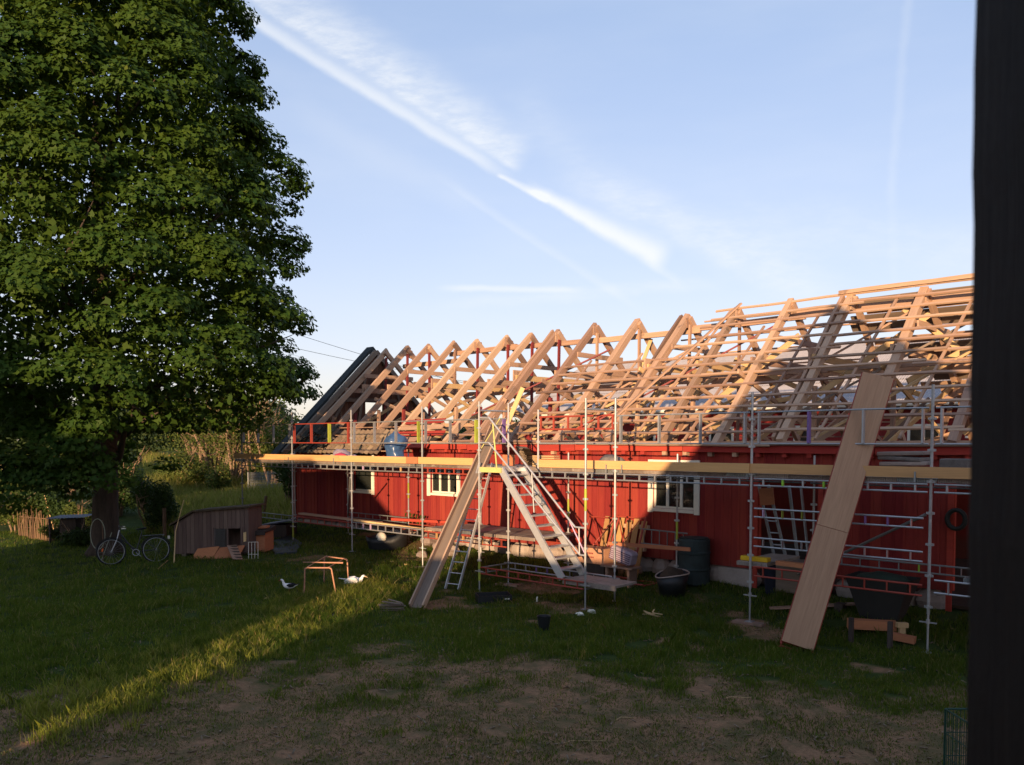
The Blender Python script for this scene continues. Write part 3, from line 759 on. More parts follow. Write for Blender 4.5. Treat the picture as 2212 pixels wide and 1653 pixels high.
# ---- far gable: boards, verge with the last strip of roofing
y = WY+.05; k = 0
while y < BY-.05:
    zt = rz(y+.08 if y < RY else 2*RY-y-.08)-.10
    segs = [(3.05, zt)]
    if 5.45 < y+.08 < 6.2: segs = [(3.05, 4.42), (4.86, zt)]
    for a, b_ in segs:
        if b_-a > .1:
            q = MB(); q.box(XL+.01+rs.uniform(0, .012), XL+.035, y+.004, y+.156, a, b_); q.build('gable_board', BROWNB, barn)
    y += .162
for z_ in (3.7, 4.95): beam('gable_rail', (XL+.08, WY+(.3 if z_ < 4 else 2.0), z_), (XL+.08, BY-(.3 if z_ < 4 else 2.0), z_), .08, .12, OLDG, barn, jit=.006, seg=4)
for (ya, za, yb_, zb) in ((3.3, 3.3, 4.6, 5.2), (4.9, 3.4, 5.4, 6.1), (6.6, 3.4, 6.2, 6.0), (3.9, 4.9, 4.9, 4.9), (7.5, 3.3, 6.9, 5.3)):
    beam('gable_stud', (XL+.14, ya, za), (XL+.14, yb_, zb), .05, .10, OLDG, barn)
for k in range(1):      # doubled outer rafters of the gable
    beam('front_rafter', (XL+.13, 1.75, rz(1.75)-.1), (XL+.13, RY, 6.82), .12, .18, OLDG, barn, jit=.006, seg=4)
    beam('rear_rafter', (XL+.13, 2*RY-1.75, rz(1.75)-.1), (XL+.13, RY, 6.82), .12, .18, OLDG, barn, jit=.006, seg=4)
q = MB()
for s in (1, -1):
    pts = []
    for x in (-3.95, -3.53):
        for yy in (1.55, RY):
            pts.append((x, RY+(yy-RY)*s, rz(yy)+.05 + (.14 if yy == RY else 0)))
    a, b_, c_, d_ = pts
    lo = [(p[0], p[1], p[2]-.13) for p in pts]
    q.add([a, b_, c_, d_]+lo, [(0, 1, 3, 2), (4, 6, 7, 5), (0, 4, 5, 1), (1, 5, 7, 3), (2, 3, 7, 6), (0, 2, 6, 4)])
q.build('verge_roofing', FELT, barn)
# ---- remaining pantiles over the eave at the far end
def tile_mesh(mt_):
    q = MB(); n_ = 6; w_ = .25; L = .40
    top = []
    for yy, lift in ((0, .0), (L, .022)):
        for i in range(n_+1):
            t = i/n_; zz = .035*math.sin(t*2*math.pi)*(1 if t < .5 else .55)
            top.append((t*w_, yy, zz-lift+.025))
    vs = top+[(a, b_, c_-.014) for a, b_, c_ in top]; m_ = n_+1
    fs = []
    for i in range(n_):
        fs.append((i, i+1, m_+i+1, m_+i)); fs.append((2*m_+i, 3*m_+i, 3*m_+i+1, 2*m_+i+1)); fs.append((i, 2*m_+i, 2*m_+i+1, i+1))
    me = bpy.data.meshes.new('roof_tile'); me.from_pydata(vs, [], fs); me.materials.append(mt_); return me
tmA, tmB = tile_mesh(TILE), tile_mesh(TILED)
sl_ = math.atan2(6.85-3.2, RY-EY)
def place_tile(x, s, me, rx=0, rzz=0, dz=0.0):
    ob = bpy.data.objects.new('roof_tile', me); COL.objects.link(ob); ob.parent = barn
    y = 1.66+s*math.cos(sl_); z = rz(1.66)+s*math.sin(sl_)+.03+dz
    ob.location = Vector((x, y, z))-base_of(barn); ob.rotation_euler = (sl_+rx, rs.uniform(-.03, .03), rzz+rs.uniform(-.015, .015))
for r_ in range(3):
    for i in range(12):
        place_tile(-.86+r_*.06+i*.25, r_*.36, tmA)
for r_ in range(2):
    for i in range(7): place_tile(-2.6+i*.25, r_*.36, tmB if i < 5 else tmA)
for i in range(26):
    place_tile(rs.uniform(-2.9, -1.0), rs.uniform(.0, 1.0), tmB, rs.uniform(-.35, .25), rs.uniform(-.6, .6), rs.uniform(.02, .14))
for j in range(4):
    beam('lath', roofpt(-3.4, 1.8+j*.27, .0), roofpt(2.9+rs.uniform(-.3, .3), 1.8+j*.27, .0), .06, .03, OLD, barn, jit=.004, seg=4)
for i in range(5):
    beam('eave_board', roofpt(2.2, 1.95+i*.2, .01), roofpt(3.9+rs.uniform(0, .6), 1.98+i*.2, .01), .18, .025, OLD if i % 2 else REDB, barn, up=(0, -.7, .7), jit=.004, seg=2)

# ---- loose timber on the loft floor: counted one by one
def loft_plank(i, x, y, L, ang, z, mt_, lab):
    o_ = MB(); d = Vector((math.cos(ang), math.sin(ang), rs.uniform(-.02, .03)))
    o_.beam(Vector((x, y, z))-d*L/2, Vector((x, y, z))+d*L/2, .16, .04)
rubbish = [(4.2, 2.75, 2.2, .03, 'split grey plank lying on the loft floor by the first tall post', OLDG), (6.3, 2.8, 3.0, -.04, 'long brown plank lying on the loft floor left of the stair', OLD),
           (8.3, 2.9, 2.6, .05, 'dark board lying on the loft floor behind the missing toe board', OLDG), (9.9, 2.7, 2.8, -.03, 'rough brown beam lying along the wall head above the red ladder rail', OLD),
           (11.6, 2.85, 3.2, .02, 'pale plank lying along the loft floor behind the third bright post', NEW), (13.0, 2.75, 2.6, -.05, 'short weathered plank on the loft floor above the largest window', OLD),
           (14.9, 2.9, 3.2, .04, 'grey plank on the loft floor left of the broad plywood chute', OLDG), (19.0, 2.8, 3.0, -.02, 'brown plank on the loft floor right of the broad plywood chute', OLD)]
for x, y, L, ang, lab, mt_ in rubbish:
    d = Vector((math.cos(ang), math.sin(ang), 0)); c = Vector((x, y, 3.22))
    ob = beam('loose_plank', c-d*L/2, c+d*L/2, .2, .09, mt_, None, jit=.01, seg=4); tag(ob, lab, 'plank', 'planks left on the loft floor')

# ================================================================== SCAFFOLD
scaf = thing('scaffold', (9, .8, 0), 'long galvanised steel scaffold with yellow toe boards in front of the red barn', 'scaffold')
BX = [-3.07+3.07*i for i in range(8)] + [21.49]
BX = [-3.07+3.07*i for i in range(9)]
def post_mesh(H, r=.024, col=True, jack=.35, marks=()):
    q = MB(); q.tube([(0, 0, jack), (0, 0, H)], r, 8)
    if col:
        z = jack+.12
        while z < H-.05:
            q.tube([(0, 0, z-.022), (0, 0, z+.022)], r+.017, 8)
            q.box(-.062, .062, -.012, .012, z-.018, z+.018); q.box(-.0118, .0118, -.062, .062, z-.0175, z+.0175)
            z += .5
    for k, (z0, z1) in enumerate(marks): q.tube([(0, 0, z0), (0, 0, z1)], r+.003, 8, mi=1)
    return q
def jack_mesh(j):
    q = MB(); q.tube([(0, 0, .012), (0, 0, j+.1)], .017, 6); q.box(-.07, .07, -.07, .07, 0, .012)
    q.box(-.13, .13, -.012, .012, j-.14, j-.12); q.tube([(0, 0, j-.15), (0, 0, j-.08)], .03, 6)
    return q
POSTS = []
def post(x, y, top, parent, marks=(), r=.024, pad=False, mt_=None, jack=None, name='upright'):
    z0 = gz(x, y)+(.045 if pad else .0)
    jk = jack if jack is not None else .62 if y < 1 else .3
    q = post_mesh(top-z0, r, True, jk, marks)
    q.v = [(a+x, b_+y, c_+z0) for a, b_, c_ in q.v]
    ob = q.build(name, [mt_ or STEEL, YEL], parent)
    j = jack_mesh(jk); j.v = [(a+x, b_+y, c_+z0) for a, b_, c_ in j.v]; j.build('base_jack', mt_ or STEEL, ob)
    if pad:
        p_ = MB(); p_.box(x-.3, x+.28, y-.11, y+.10, z0-.045, z0-.001, rot=Matrix.Rotation(random.uniform(-.4, .4), 3, 'Z')); p_.build('sole_board', OLD, ob)
    return ob
tops = [4.25]*9
for i, x in enumerate(BX):
    post(x, 0, 4.25 if i else 4.0, scaf, marks=((.15, .6),) if i == 1 else (), pad=i in (3, 4, 6), mt_=STEELD if i == 0 else STEEL)
for i, x in enumerate([-2.4, .66, 3.66, 6.68, 9.72, 12.79, 15.85, 18.9]):
    post(x, 1.6, 3.02 if i < 4 else 3.08, scaf, marks=((1.3, 1.75),) if i in (2, 4) else (((1.0, 1.4),) if i == 5 else ()), r=.022)
q = post_mesh(1.35, .024, True, .0); q.v = [(a+10.14, b_, c_+2.72) for a, b_, c_ in q.v]; q.build('guard_post', [STEEL, YEL], scaf)
# ladder beams: two chords with little rungs
def ladder_beam(name, p0, p1, h, mt_, parent, n_=9, marks={}, r=.017, rw=.02, rt=.012, flat=False):
    p0 = Vector(p0); p1 = Vector(p1); d = (p1-p0).normalized(); up = Vector((0, 0, 1))
    q = MB(); q.tube([p0, p1], r, 6); q.tube([p0+up*h, p1+up*h], r, 6)
    mset = []
    for k in range(n_):
        t = (k+.5)/n_ if not flat else (k/(n_-1)*.94+.03)
        c = p0.lerp(p1, t)
        if k in marks: mset.append((c, marks[k])); continue
        q.beam(c+up*r*.6, c+up*(h-r*.6), rw, rt, up=d)
    ob = q.build(name, mt_, parent)
    for c, mm in mset:
        b_ = MB(); b_.beam(c+up*r*.6, c+up*(h-r*.6), rw*1.25, rt*1.2, up=d); b_.build('marked_rung', mm, ob)
    return ob
cfg = [  # per bay: under-deck beam, guardrail material, marks
    (STEELD, STEELD, {}, {}), (STEEL, REDS, {}, {2: YEL}), (STEEL, STEEL, {1: PNK, 6: TOE}, {3: YEL}), (REDS, STEEL, {}, {2: YEL, 3: PUR}),
    (STEEL, None, {}, {}), (STEEL, STEEL, {}, {}), (STEEL, STEEL, {1: GRN, 3: GRN}, {1: PUR}), (STEEL, STEEL, {1: GRN}, {})]
for i in range(8):
    x0, x1 = BX[i]+.05, BX[i+1]-.05; a, g_, m1, m2 = cfg[i]
    ladder_beam('ladder_beam', (x0, 0, 2.545), (x1, 0, 2.545), .125, a, scaf, 9 if i < 4 else 8, m1, rw=.03, rt=.03)
    ladder_beam('ladder_beam', (x0+.4, 1.55, 2.545), (x1+.4, 1.55, 2.545), .125, STEELD, scaf, 6)
    if g_: ladder_beam('guardrail', (x0, 0, 3.31), (x1, 0, 3.31), .575, g_, scaf, 4, m2, rw=.075, rt=.03, flat=True)
# red guard ladder at the stair opening
q = MB(); x0, x1 = 10.18, 12.25
q.tube([(x0, 0, 3.62), (x1, 0, 3.62)], .022, 6); q.tube([(x0, 0, 3.90), (x1, 0, 3.90)], .022, 6)
for t in (.02, .2, .4, .58, .8, .98): q.box(x0+(x1-x0)*t-.02, x0+(x1-x0)*t+.02, -.015, .015, 3.62, 3.90)
q.beam((x0+1.1, 0, 3.64), (x0+1.7, 0, 3.88), .04, .03)
q.build('red_guardrail', REDS, scaf)
q = MB(); q.tube([(10.18, 0, 3.31), (12.25, 0, 3.31)], .02, 6); q.build('rail_tube', STEEL, scaf)
# deck panels (each lies front to back, with a ribbed steel front edge)
def deck_panel_mesh(w_, dep, mt_, rib=True):
    q = MB(); q.box(.004, w_-.004, .02, dep, -.03, 0); q.box(.004, w_-.004, .012, .0195, -.075, .002)
    if rib:
        k = int(w_/.034)
        for i in range(k): q.box(.008+i*.034, .008+i*.034+.017, -.004, .0115, -.07, -.004)
    q.box(.02, w_-.02, .02, dep, -.06, -.0305)
    me = bpy.data.meshes.new('deck_panel'); me.from_pydata(q.v, [], q.f); me.materials.append(mt_); return me
DM = deck_panel_mesh(.61, 1.42, DECK); DM2 = deck_panel_mesh(.61, 1.42, STEELD)
def deck_panel(x, y, z, me, parent):
    ob = bpy.data.objects.new('deck_panel', me); COL.objects.link(ob); ob.parent = parent
    ob.location = Vector((x, y, z+random.uniform(-.006, .006)))-base_of(parent); ob.rotation_euler = (0, random.uniform(-.008, .008), 0)
x = -3.6; i = 0
while x < 21.2:
    deck_panel(x, .03, 2.765, DM if i % 5 else DM2, scaf); x += .614; i += 1
# toe boards
def toe(x0, x1, dz=0, mt_=TOE): beam('toe_board', (x0, -.045+dz, 2.86), (x1, -.045+dz, 2.86), .035, .175, mt_, scaf)
for a, b_ in ((-3.5, -.35), (-.34, 2.55), (2.56, 6.0), (6.02, 8.08), (10.2, 14.9), (14.92, 17.18), (17.2, 21.4)): toe(a, b_)
toe(5.6, 6.05, -.037, ORANGE); toe(14.2, 15.35, -.037)
for x in (-2.3, -.1, 2.3, 5.9, 12.1, 12.5, 15.3, 18.2):
    q = MB(); q.box(x-.012, x+.012, -.085, -.066, 2.70, 2.87); q.build('toe_board_clip', STEELD, scaf)
# lower lift at the left: long beams and braces
ladder_beam('ladder_beam', (-3.05, 0, .88), (0, 0, .88), .155, STEELD, scaf, 7)
ladder_beam('ladder_beam', (.05, 0, .88), (3.0, 0, .88), .155, REDS, scaf, 8)
ladder_beam('ladder_beam', (3.1, 0, .89), (6.1, 0, .89), .16, STEEL, scaf, 9, {1: PNK, 2: PNK}, rw=.035)
ladder_beam('ladder_beam', (.7, 1.58, .95), (3.6, 1.58, .95), .15, STEELD, scaf, 8)
ladder_beam('ladder_beam', (3.7, 1.58, .93), (6.6, 1.58, .93), .15, REDS, scaf, 9, {7: YEL, 8: YEL})
beam('plank', (-.1, .35, 1.09), (3.9, .35, 1.06), .2, .05, OLD, scaf)
beam('plank', (3.0, .12, 1.10), (5.9, .75, .95), .12, .05, NEW, scaf)
beam('plank', (3.8, .9, 1.12), (6.4, 1.3, 1.16), .16, .07, REDB, scaf)
def tube(name, p0, p1, r, mt_, parent):
    q = MB(); q.tube([p0, p1], r, 8); return q.build(name, mt_, parent)
tube('diagonal_brace', (2.98, .02, 2.32), (.8, 1.5, 1.0), .026, STEELD, scaf)
tube('diagonal_brace', (18.33, .05, 2.18), (15.6, 1.5, .75), .026, STEELD, scaf)
# lower right bay: guard ladders, beam and short deck
for z_, mk in ((1.97, {0: PNK, 1: YEL, 2: YEL, 5: PUR, 6: PUR}), (1.43, {3: GRN})):
    ladder_beam('ladder_beam', (15.42, -.01, z_), (18.32, -.01, z_), .155, STEEL, scaf, 8, mk, rw=.06)
ladder_beam('ladder_beam', (15.42, 0, .88), (18.32, 0, .88), .17, REDS, scaf, 8, {}, rw=.045)
ladder_beam('ladder_beam', (15.9, 1.58, 1.02), (21.4, 1.58, 1.02), .15, STEELD, scaf, 16, {5: GRN, 9: GRN, 12: GRN}, rw=.04)
ladder_beam('ladder_beam', (18.5, 0, .95), (21.4, 0, .95), .2, STEEL, scaf, 7, {1: GRN}, rw=.06)
for x in (18.9, 19.52, 20.14): deck_panel(x, .03, 1.22, DM2, scaf)
for x in (15.05, ): deck_panel(x, .03, 1.12, DM, scaf)
beam('plank', (15.75, .25, 1.13), (16.5, .25, 1.12), .13, .08, ORANGE, scaf)
# mid platform between bays
for i in range(6): deck_panel(6.2+i*.64, .03, 1.13, DM if i != 2 else DM2, scaf)
ladder_beam('ladder_beam', (6.2, 0, .86), (9.15, 0, .86), .165, REDS, scaf, 9, {1: TOE, 4: TOE, 6: TOE}, rw=.05)
ladder_beam('ladder_beam', (6.8, 1.5, .86), (9.6, 1.5, .86), .165, REDS, scaf, 9)

# ---- stair tower
st = thing('stair_tower', (10.7, -.5, 0), 'steel stair tower with an aluminium stair and tube handrails standing before the deck', 'scaffold stair')
post(9.2, -.95, 4.25, st, marks=((.28, .75),), name='upright', pad=False)
post(12.24, -.95, 4.22, st, marks=((2.0, 2.45),), name='upright')
S0 = Vector((9.84, -.9, 2.74)); S1 = Vector((11.6, -.9, .50))
for y in (-.9, -.2):
    q = MB(); q.beam((S0.x, y, S0.z), (S1.x, y, S1.z), .05, .16); q.build('stringer', ALU, st)
for k in range(10):
    t = (k+.6)/10.4; p = S0.lerp(S1, t)
    q = MB(); q.box(p.x-.11, p.x+.11, -.87, -.23, p.z-.015, p.z+.015); q.build('tread', ALU, st)
q = MB(); q.box(9.22, 9.86, -.93, -.17, 2.68, 2.76); q.build('top_landing', ALU, st)
q = MB(); q.box(9.20, 9.88, -.955, -.931, 2.66, 2.775); q.build('landing_edge', mat('pale_yellow_paint', (.60, .56, .20), rnd=0), st)
q = MB(); q.box(11.6, 12.95, -.9, -.15, .46, .50); q.box(11.6, 12.95, -.9, -.87, .40, .459); q.build('bottom_landing', DECK, st)
a = onY(1056, 902, -.95); b_ = onY(1242, 1138.6, -.95); c_ = onY(1264, 1141, -.95)
q = MB(); q.tube([(9.22, -.95, a.z), a, b_, c_], .021, 8); q.build('handrail', ALU, st)
a2 = onY(1056, 956.6, -.95); b2 = onY(1253, 1199, -.95)
q = MB(); q.tube([(9.22, -.95, a2.z), a2, b2, (12.22, -.95, b2.z)], .021, 8); q.build('handrail', ALU, st)
tube('handrail_post', a.lerp(b_, .05), (9.75, -.95, 2.76), .018, mat('pale_yellow_paint', (0, 0, 0)), st)
tube('handrail_post', a.lerp(b_, .52), a2.lerp(b2, .52)-Vector((0, 0, .3)), .014, ALU, st)
tube('handrail_post', a.lerp(b_, .93), b2+Vector((.15, 0, 0)), .014, PNK, st)
tube('handrail_post', b_.lerp(c_, .4), (b_.x+.12, -.95, b2.z), .014, ALU, st)
tube('handrail_post', (9.22, -.9, 3.2), a+Vector((.25, .1, -.02)), .012, mat('pale_yellow_paint', (0, 0, 0)), st)
ladder_beam('ladder_beam', (9.25, -.95, .36), (12.2, -.95, .36), .14, REDS, st, 9, rw=.035)
ladder_beam('ladder_beam', (9.25, .02, .36), (12.2, .02, .36), .14, STEEL, st, 9, {2: PUR, 3: PUR}, rw=.035)
ladder_beam('ladder_beam', (9.22, -.92, .36), (9.22, -.03, .36), .13, STEELD, st, 2)
ladder_beam('ladder_beam', (12.24, -.92, .36), (12.24, -.03, .36), .13, STEELD, st, 2)
tube('tie_tube', (9.2, -.92, 4.05), (9.2, -.04, 4.05), .02, STEEL, st)
tube('tie_tube', (12.24, -.92, 4.0), (12.26, -.04, 4.0), .02, STEEL, st)

# ================================================================== CHUTES AND LADDER
ch = thing('debris_chute', (9.72, -3.24, 0), 'narrow wooden trough chute leaning from the lawn over the deck beside the stair', 'chute')
g0 = onG(902, 1318)
C0 = Vector((g0.x, g0.y, g0.z+.02)); C1 = Vector((7.72, 1.30, 3.90))
dch = (C1-C0).normalized(); sdc = dch.cross(Vector((0, 0, 1))).normalized(); upc = sdc.cross(dch)
beam('chute_bottom', C0+upc*.03, C1+upc*.03, .25, .03, OLDG, ch, seg=2)
for s in (-1, 1):
    beam('chute_side', C0+sdc*s*.145+upc*.07, C1+sdc*s*.145+upc*.07, .035, .14, OLD3, ch)
for t in (.3, .62): beam('chute_cleat', C0.lerp(C1, t)-sdc*.16-upc*.02, C0.lerp(C1, t)+sdc*.16-upc*.02, .09, .04, OLD, ch)
ch2 = thing('plywood_chute', (16.88, -1.48, 0), 'broad plywood board chute on a thin red frame leaning on the right of the scaffold', 'chute')
g1 = onG(1722, 1408)
T0 = Vector((g1.x, g1.y, g1.z+.10)); T1 = onY(1904, 812, .62)
tm_ = onY(1838, 1008, -.13)
T1 = T0+(tm_-T0)*((T1.z-T0.z)/(tm_.z-T0.z))
dt = (T1-T0).normalized(); sdt = RGT.copy()*.95-FWD*.28; sdt = (sdt-dt*sdt.dot(dt)).normalized(); upt = sdt.cross(dt)
if upt.dot(FWD) > 0: upt = -upt
J = T0.lerp(T1, .42)
beam('plywood_panel', T0, J, .50, .018, PLY, ch2, up=upt, seg=2)
beam('plywood_panel', J+dt*.006+upt*.006, T1+upt*.006, .50, .018, PLY, ch2, up=upt, seg=2)
for s in (-1, 1):
    q = MB(); q.tube([T0+sdt*s*.23-upt*.12-dt*.08, T1+sdt*s*.23-upt*.12], .02, 6); q.build('frame_rail', REDS, ch2)
    q = MB(); q.tube([T0+sdt*s*.25-upt*.03-dt*.05, T1+sdt*s*.25-upt*.03], .017, 6); q.build('frame_rail', REDS, ch2)
k = 0
L_ = (T1-T0).length
while k*.35 < L_:
    c = T0+dt*(k*.35)
    q = MB(); q.tube([c-sdt*.25-upt*.12, c+sdt*.25-upt*.12], .012, 6)
    q.tube([c+sdt*.24-upt*.12, c+sdt*.25-upt*.02], .010, 5); q.build('frame_rung', REDS, ch2); k += 1
q = MB(); q.tube([T0-sdt*.26-upt*.1-dt*.1, T0-sdt*.24+Vector((0, 0, -.09)), T0+sdt*.22+Vector((0, 0, -.09)), T0+sdt*.26-upt*.1-dt*.1], .012, 6); q.build('foot_bow', REDS, ch2)

ld = thing('ladder', (9, -2, 0), 'slim aluminium ladder leaning behind the narrow wooden chute', 'ladder')
La, Lb = onG(962, 1272), onG(990, 1275)
Lt = onY(1050, 1000, -.06)
Lt0 = Lt-(Lb-La)*.5
ua = Lt0-La
for p in (La, Lb):
    q = MB(); q.beam(p, p+ua, .028, .06); q.build('ladder_rail', ALU, ld)
for k in range(12):
    t = (k+.5)/12
    q = MB(); q.tube([La+ua*t, Lb+ua*t], .013, 6); q.build('ladder_rung', ALU, ld)

# ================================================================== THE BARN BEYOND
fb = thing('far_barn', (12, 19, .3), 'red barn with grey corrugated roof seen through the rafters', 'barn')
FX0, FX1, FY, FE, FR, FRY = -5.3, 42, 16.3, 4.75, 7.55, 22.0
q = MB(); q.box(FX0, FX1, FY, FY+.2, .2, FE); q.box(FX0, FX0+.2, FY+.201, 27.6, .2, FE)
q.build('wall', REDW, fb)
q = MB(); zz = FR-.08
q.add([(FX0, FY, FE+.001), (FX0, 2*FRY-FY, FE+.001), (FX0, FRY, zz), (FX0+.15, FY, FE+.001), (FX0+.15, 2*FRY-FY, FE+.001), (FX0+.15, FRY, zz)], [(0, 2, 1), (3, 4, 5), (0, 3, 5, 2), (1, 2, 5, 4), (0, 1, 4, 3)])
q.build('gable', REDW, fb)
def corr(x0, x1, y0, z0, y1, z1, mt_):
    q = MB(); n_ = 22; vs = []
    for yy, z_ in ((y0, z0), (y1, z1)):
        for i in range(n_+1): vs.append((x0+(x1-x0)*i/n_, yy, z_+(.022 if i % 2 else -.012)))
    q.add(vs, [(i, i+1, n_+2+i, n_+1+i) for i in range(n_)])
    return q.build('roof_sheet', mt_, fb)
x = FX0-.5; rs = random.Random(2)
while x < FX1:
    for k in range(3):
        ya = FY-.5+(FRY-FY+.5)*k/3; yb = FY-.5+(FRY-FY+.5)*(k+1)/3
        za = FE-.1+(FR-FE+.1)*k/3; zb = FE-.1+(FR-FE+.1)*(k+1)/3
        corr(x, x+1.06, ya, za+.012*(k % 2)+rs.uniform(0, .008), yb+.08, zb+.03+.012*(k % 2), MROOF)
    x += 1.04
corr(FX0-.5, FX1, 2*FRY-FY+.5, FE-.1, FRY, FR, MROOF)
q = MB(); q.tube([(FX0-.5, FY-.58, FE-.13), (FX1, FY-.58, FE-.13)], .075, 8); q.build('gutter', WHITE, fb)
for xx in (1.5, 5.2, 8.8, 12.9, 17.2, 21.5, 26):
    q = MB(); q.box(xx, xx+1.1, FY-.05, FY-.002, 2.9, 3.95)
    f_ = q.build('window', WHITE, fb)
    for k in range(2):
        p_ = MB(); p_.box(xx+.1+k*.48, xx+.52+k*.48, FY-.06, FY-.051, 3.0, 3.85); p_.build('pane', GLASS, f_)
# white ladder hung lengthways on the far wall
wl = thing('hung_ladder', (19, 16, 3.6), 'white ladder hung lengthways on the far red wall', 'ladder')
q = MB(); q.beam((15.0, 15.95, 4.05), (23.5, 15.95, 4.05), .04, .07); q.build('ladder_rail', WHITE, wl)
q = MB(); q.beam((14.8, 15.95, 3.5), (23.3, 15.95, 3.5), .04, .07); q.build('ladder_rail', WHITE, wl)
for k in range(13):
    q = MB(); q.beam((15.1+k*.65, 15.95, 3.5), (15.3+k*.65, 15.95, 4.05), .05, .04); q.build('ladder_rung', WHITE, wl)
# ================================================================== THINGS ON THE DECK
DZ = 2.77
q = MB(); c = onY(851, 985, .55); cz0 = DZ
zz_ = np.linspace(0, .90, 26); prof = [(float(np.interp(z_, [0, .02, .12, .30, .44, .58, .68, .76, .82, .90], [.02, .24, .27, .25, .29, .33, .28, .17, .07, .03])), float(z_)) for z_ in zz_]
n_ = 40; o0 = Vector((c.x, .6, DZ))
q.lathe(prof, o0, n_)
def crumple(x, y, z):
    a = noise.noise(Vector((x*5, y*5, z*4)))*.06 + abs(noise.noise(Vector((x*11, y*11, z*8+4))))*-.06 + noise.noise(Vector((x*23, y*23, z*14)))*.014
    r_ = math.hypot(x-o0.x, y-o0.y)+1e-6; k = 1+a/r_*min(1, r_/.1)
    return (o0.x+(x-o0.x)*k+.03*(z-DZ), o0.y+(y-o0.y)*k, z+(.03*noise.noise(Vector((x*7, y*7, 3))) if z > DZ+.05 else 0))
q.v = [crumple(*v_) for v_ in q.v]
tag(q.build('rubble_sack', BLUEBAG, None, base=o0, smooth=True), 'big shiny blue plastic sack standing on the deck', 'sack')
def lumps(name, specs, mt_, lab, cat, base):
    q = MB()
    for i, (x, y, z, a, b_, c_, rz_) in enumerate(specs): q.blob((x, y, z), a, b_, c_, 10, 7, .16, seed=i*7+len(lab), rot=Matrix.Rotation(rz_, 3, 'Z'), flat=.45)
    return tag(q.build(name, mt_, None, base=base, smooth=True), lab, cat)
cx = onY(735, 980, .5).x
lumps('sack', [(cx-.75, .5, DZ+.06, .30, .2, .13, .2)], OLDG, 'low brown paper sack at the left end of the rubbish on the deck', 'sack', (cx-.75, .5, DZ))
q = MB(); q.tube([Vector((cx-.35+.13*math.cos(t), .45, DZ+.07+.10*math.sin(t))) for t in [i*math.pi/8 for i in range(0, 9)]], .03, 8)
tag(q.build('hose_loop', mat('straw_rope', (.5, .42, .25)), None, base=(cx-.35, .45, DZ)), 'short loop of pale hose between the brown sack and the grey bag', 'hose')
lumps('plastic_bag', [(cx-.05, .6, DZ+.10, .40, .25, .24, -.1), (cx+.35, .65, DZ+.05, .25, .2, .14, .2)], GREYPL, 'crumpled greyish plastic bag on the deck beside the first bright post', 'bag', (cx, .6, DZ))
lumps('plastic_bag', [(cx+.15, .4, DZ+.12, .26, .16, .13, .1)], REDPL, 'red printed plastic bag lying on the greyish bag on the deck', 'bag', (cx+.15, .4, DZ))
cx = onY(882, 985, .3).x
tt = thing('board_stack', (cx, .35, DZ), 'small stack of pale boards beside the blue sack', 'boards')
for k in range(4): beam('board', (cx-.38, .30, DZ+.02+k*.034), (cx+.34+.1*(k % 2), .33, DZ+.02+k*.034), .16, .026, NEW if k > 1 else OLD, tt)
cx = onY(1188, 985, .4).x
tt = thing('batten_pack', (cx, .4, DZ), 'neat pack of pale battens on the deck behind the second toe board', 'battens')
for k in range(6): beam('batten', (cx-.36, .3, DZ+.02+k*.045), (cx+.3-.01*k, .34, DZ+.02+k*.045), .22, .026, NEW, tt)
# leaning roof tiles beside the stair head
cx = onY(1135, 985, .8).x
tt = thing('tile_stack', (cx, .8, DZ), 'leaning stack of old brown roof tiles on the deck by the stair head', 'tile stack')
for k in range(13):
    ob = bpy.data.objects.new('roof_tile', tmA); COL.objects.link(ob); ob.parent = tt
    ob.location = (-.1-.022*k, .0, .015+.034*k); ob.rotation_euler = (0, .12, random.uniform(-.2, .2))
cx = onY(1102, 985, .5).x
beamo = MB(); beamo.box(cx-.18, cx+.2, .42, .46, DZ, DZ+.26); tag(beamo.build('orange_board', ORANGE, None, base=(cx, .44, DZ)), 'short orange board standing on the deck beside the stair head', 'board')
cx = onY(1268, 985, .5).x
lumps('rag_heap', [(cx-.45, .5, DZ+.05, .32, .2, .11, 0), (cx+.1, .55, DZ+.04, .35, .2, .09, .1)], CONC, 'flat greyish heap of rags on the deck right of the pale battens', 'rags', (cx-.2, .5, DZ))
lumps('cement_sack', [(cx+.62, .55, DZ+.10, .34, .24, .19, 0)], STONEG, 'lumpy grey sack on the deck beside the fourth tall post', 'sack', (cx+.62, .55, DZ))
cx = onY(1958, 990, .7).x
tt = thing('slab_stack', (cx, .7, DZ), 'stack of rough grey fibre roof slabs on the deck at the right', 'slabs')
rs = random.Random(8)
for k in range(5):
    q = MB(); z0 = DZ+.005+k*.085
    q.box(cx-.36+rs.uniform(-.05, .05)-(.04 if k == 4 else 0), cx+.36+rs.uniform(-.05, .04), .45+rs.uniform(-.03, .03), .95, z0, z0+.068, rot=Matrix.Rotation(rs.uniform(-.08, .08), 3, 'Z') @ Matrix.Rotation(rs.uniform(-.03, .05), 3, 'Y'))
    ob = q.build('slab', STONEG if k % 2 else STONE, tt)
    bv = ob.modifiers.new('worn', 'BEVEL'); bv.width = .018; bv.segments = 2
q = MB(); q.box(cx-1.12, cx-.42, .45, .85, DZ+.02, DZ+.10, rot=Matrix.Rotation(-.12, 3, 'Y')); ob = q.build('slab', STONEG, None, base=(cx-.8, .6, DZ)); bv = ob.modifiers.new('worn', 'BEVEL'); bv.width = .02
tag(ob, 'single grey slab lying left of the slab stack on the deck', 'slab')
cx = onY(2064, 990, .7).x
q = MB(); q.box(cx-.22, cx+.22, .6, .9, DZ+.004, DZ+.30); ob = q.build('crate', STONEG, None, base=(cx, .75, DZ)); ob.modifiers.new('worn', 'BEVEL').width = .02
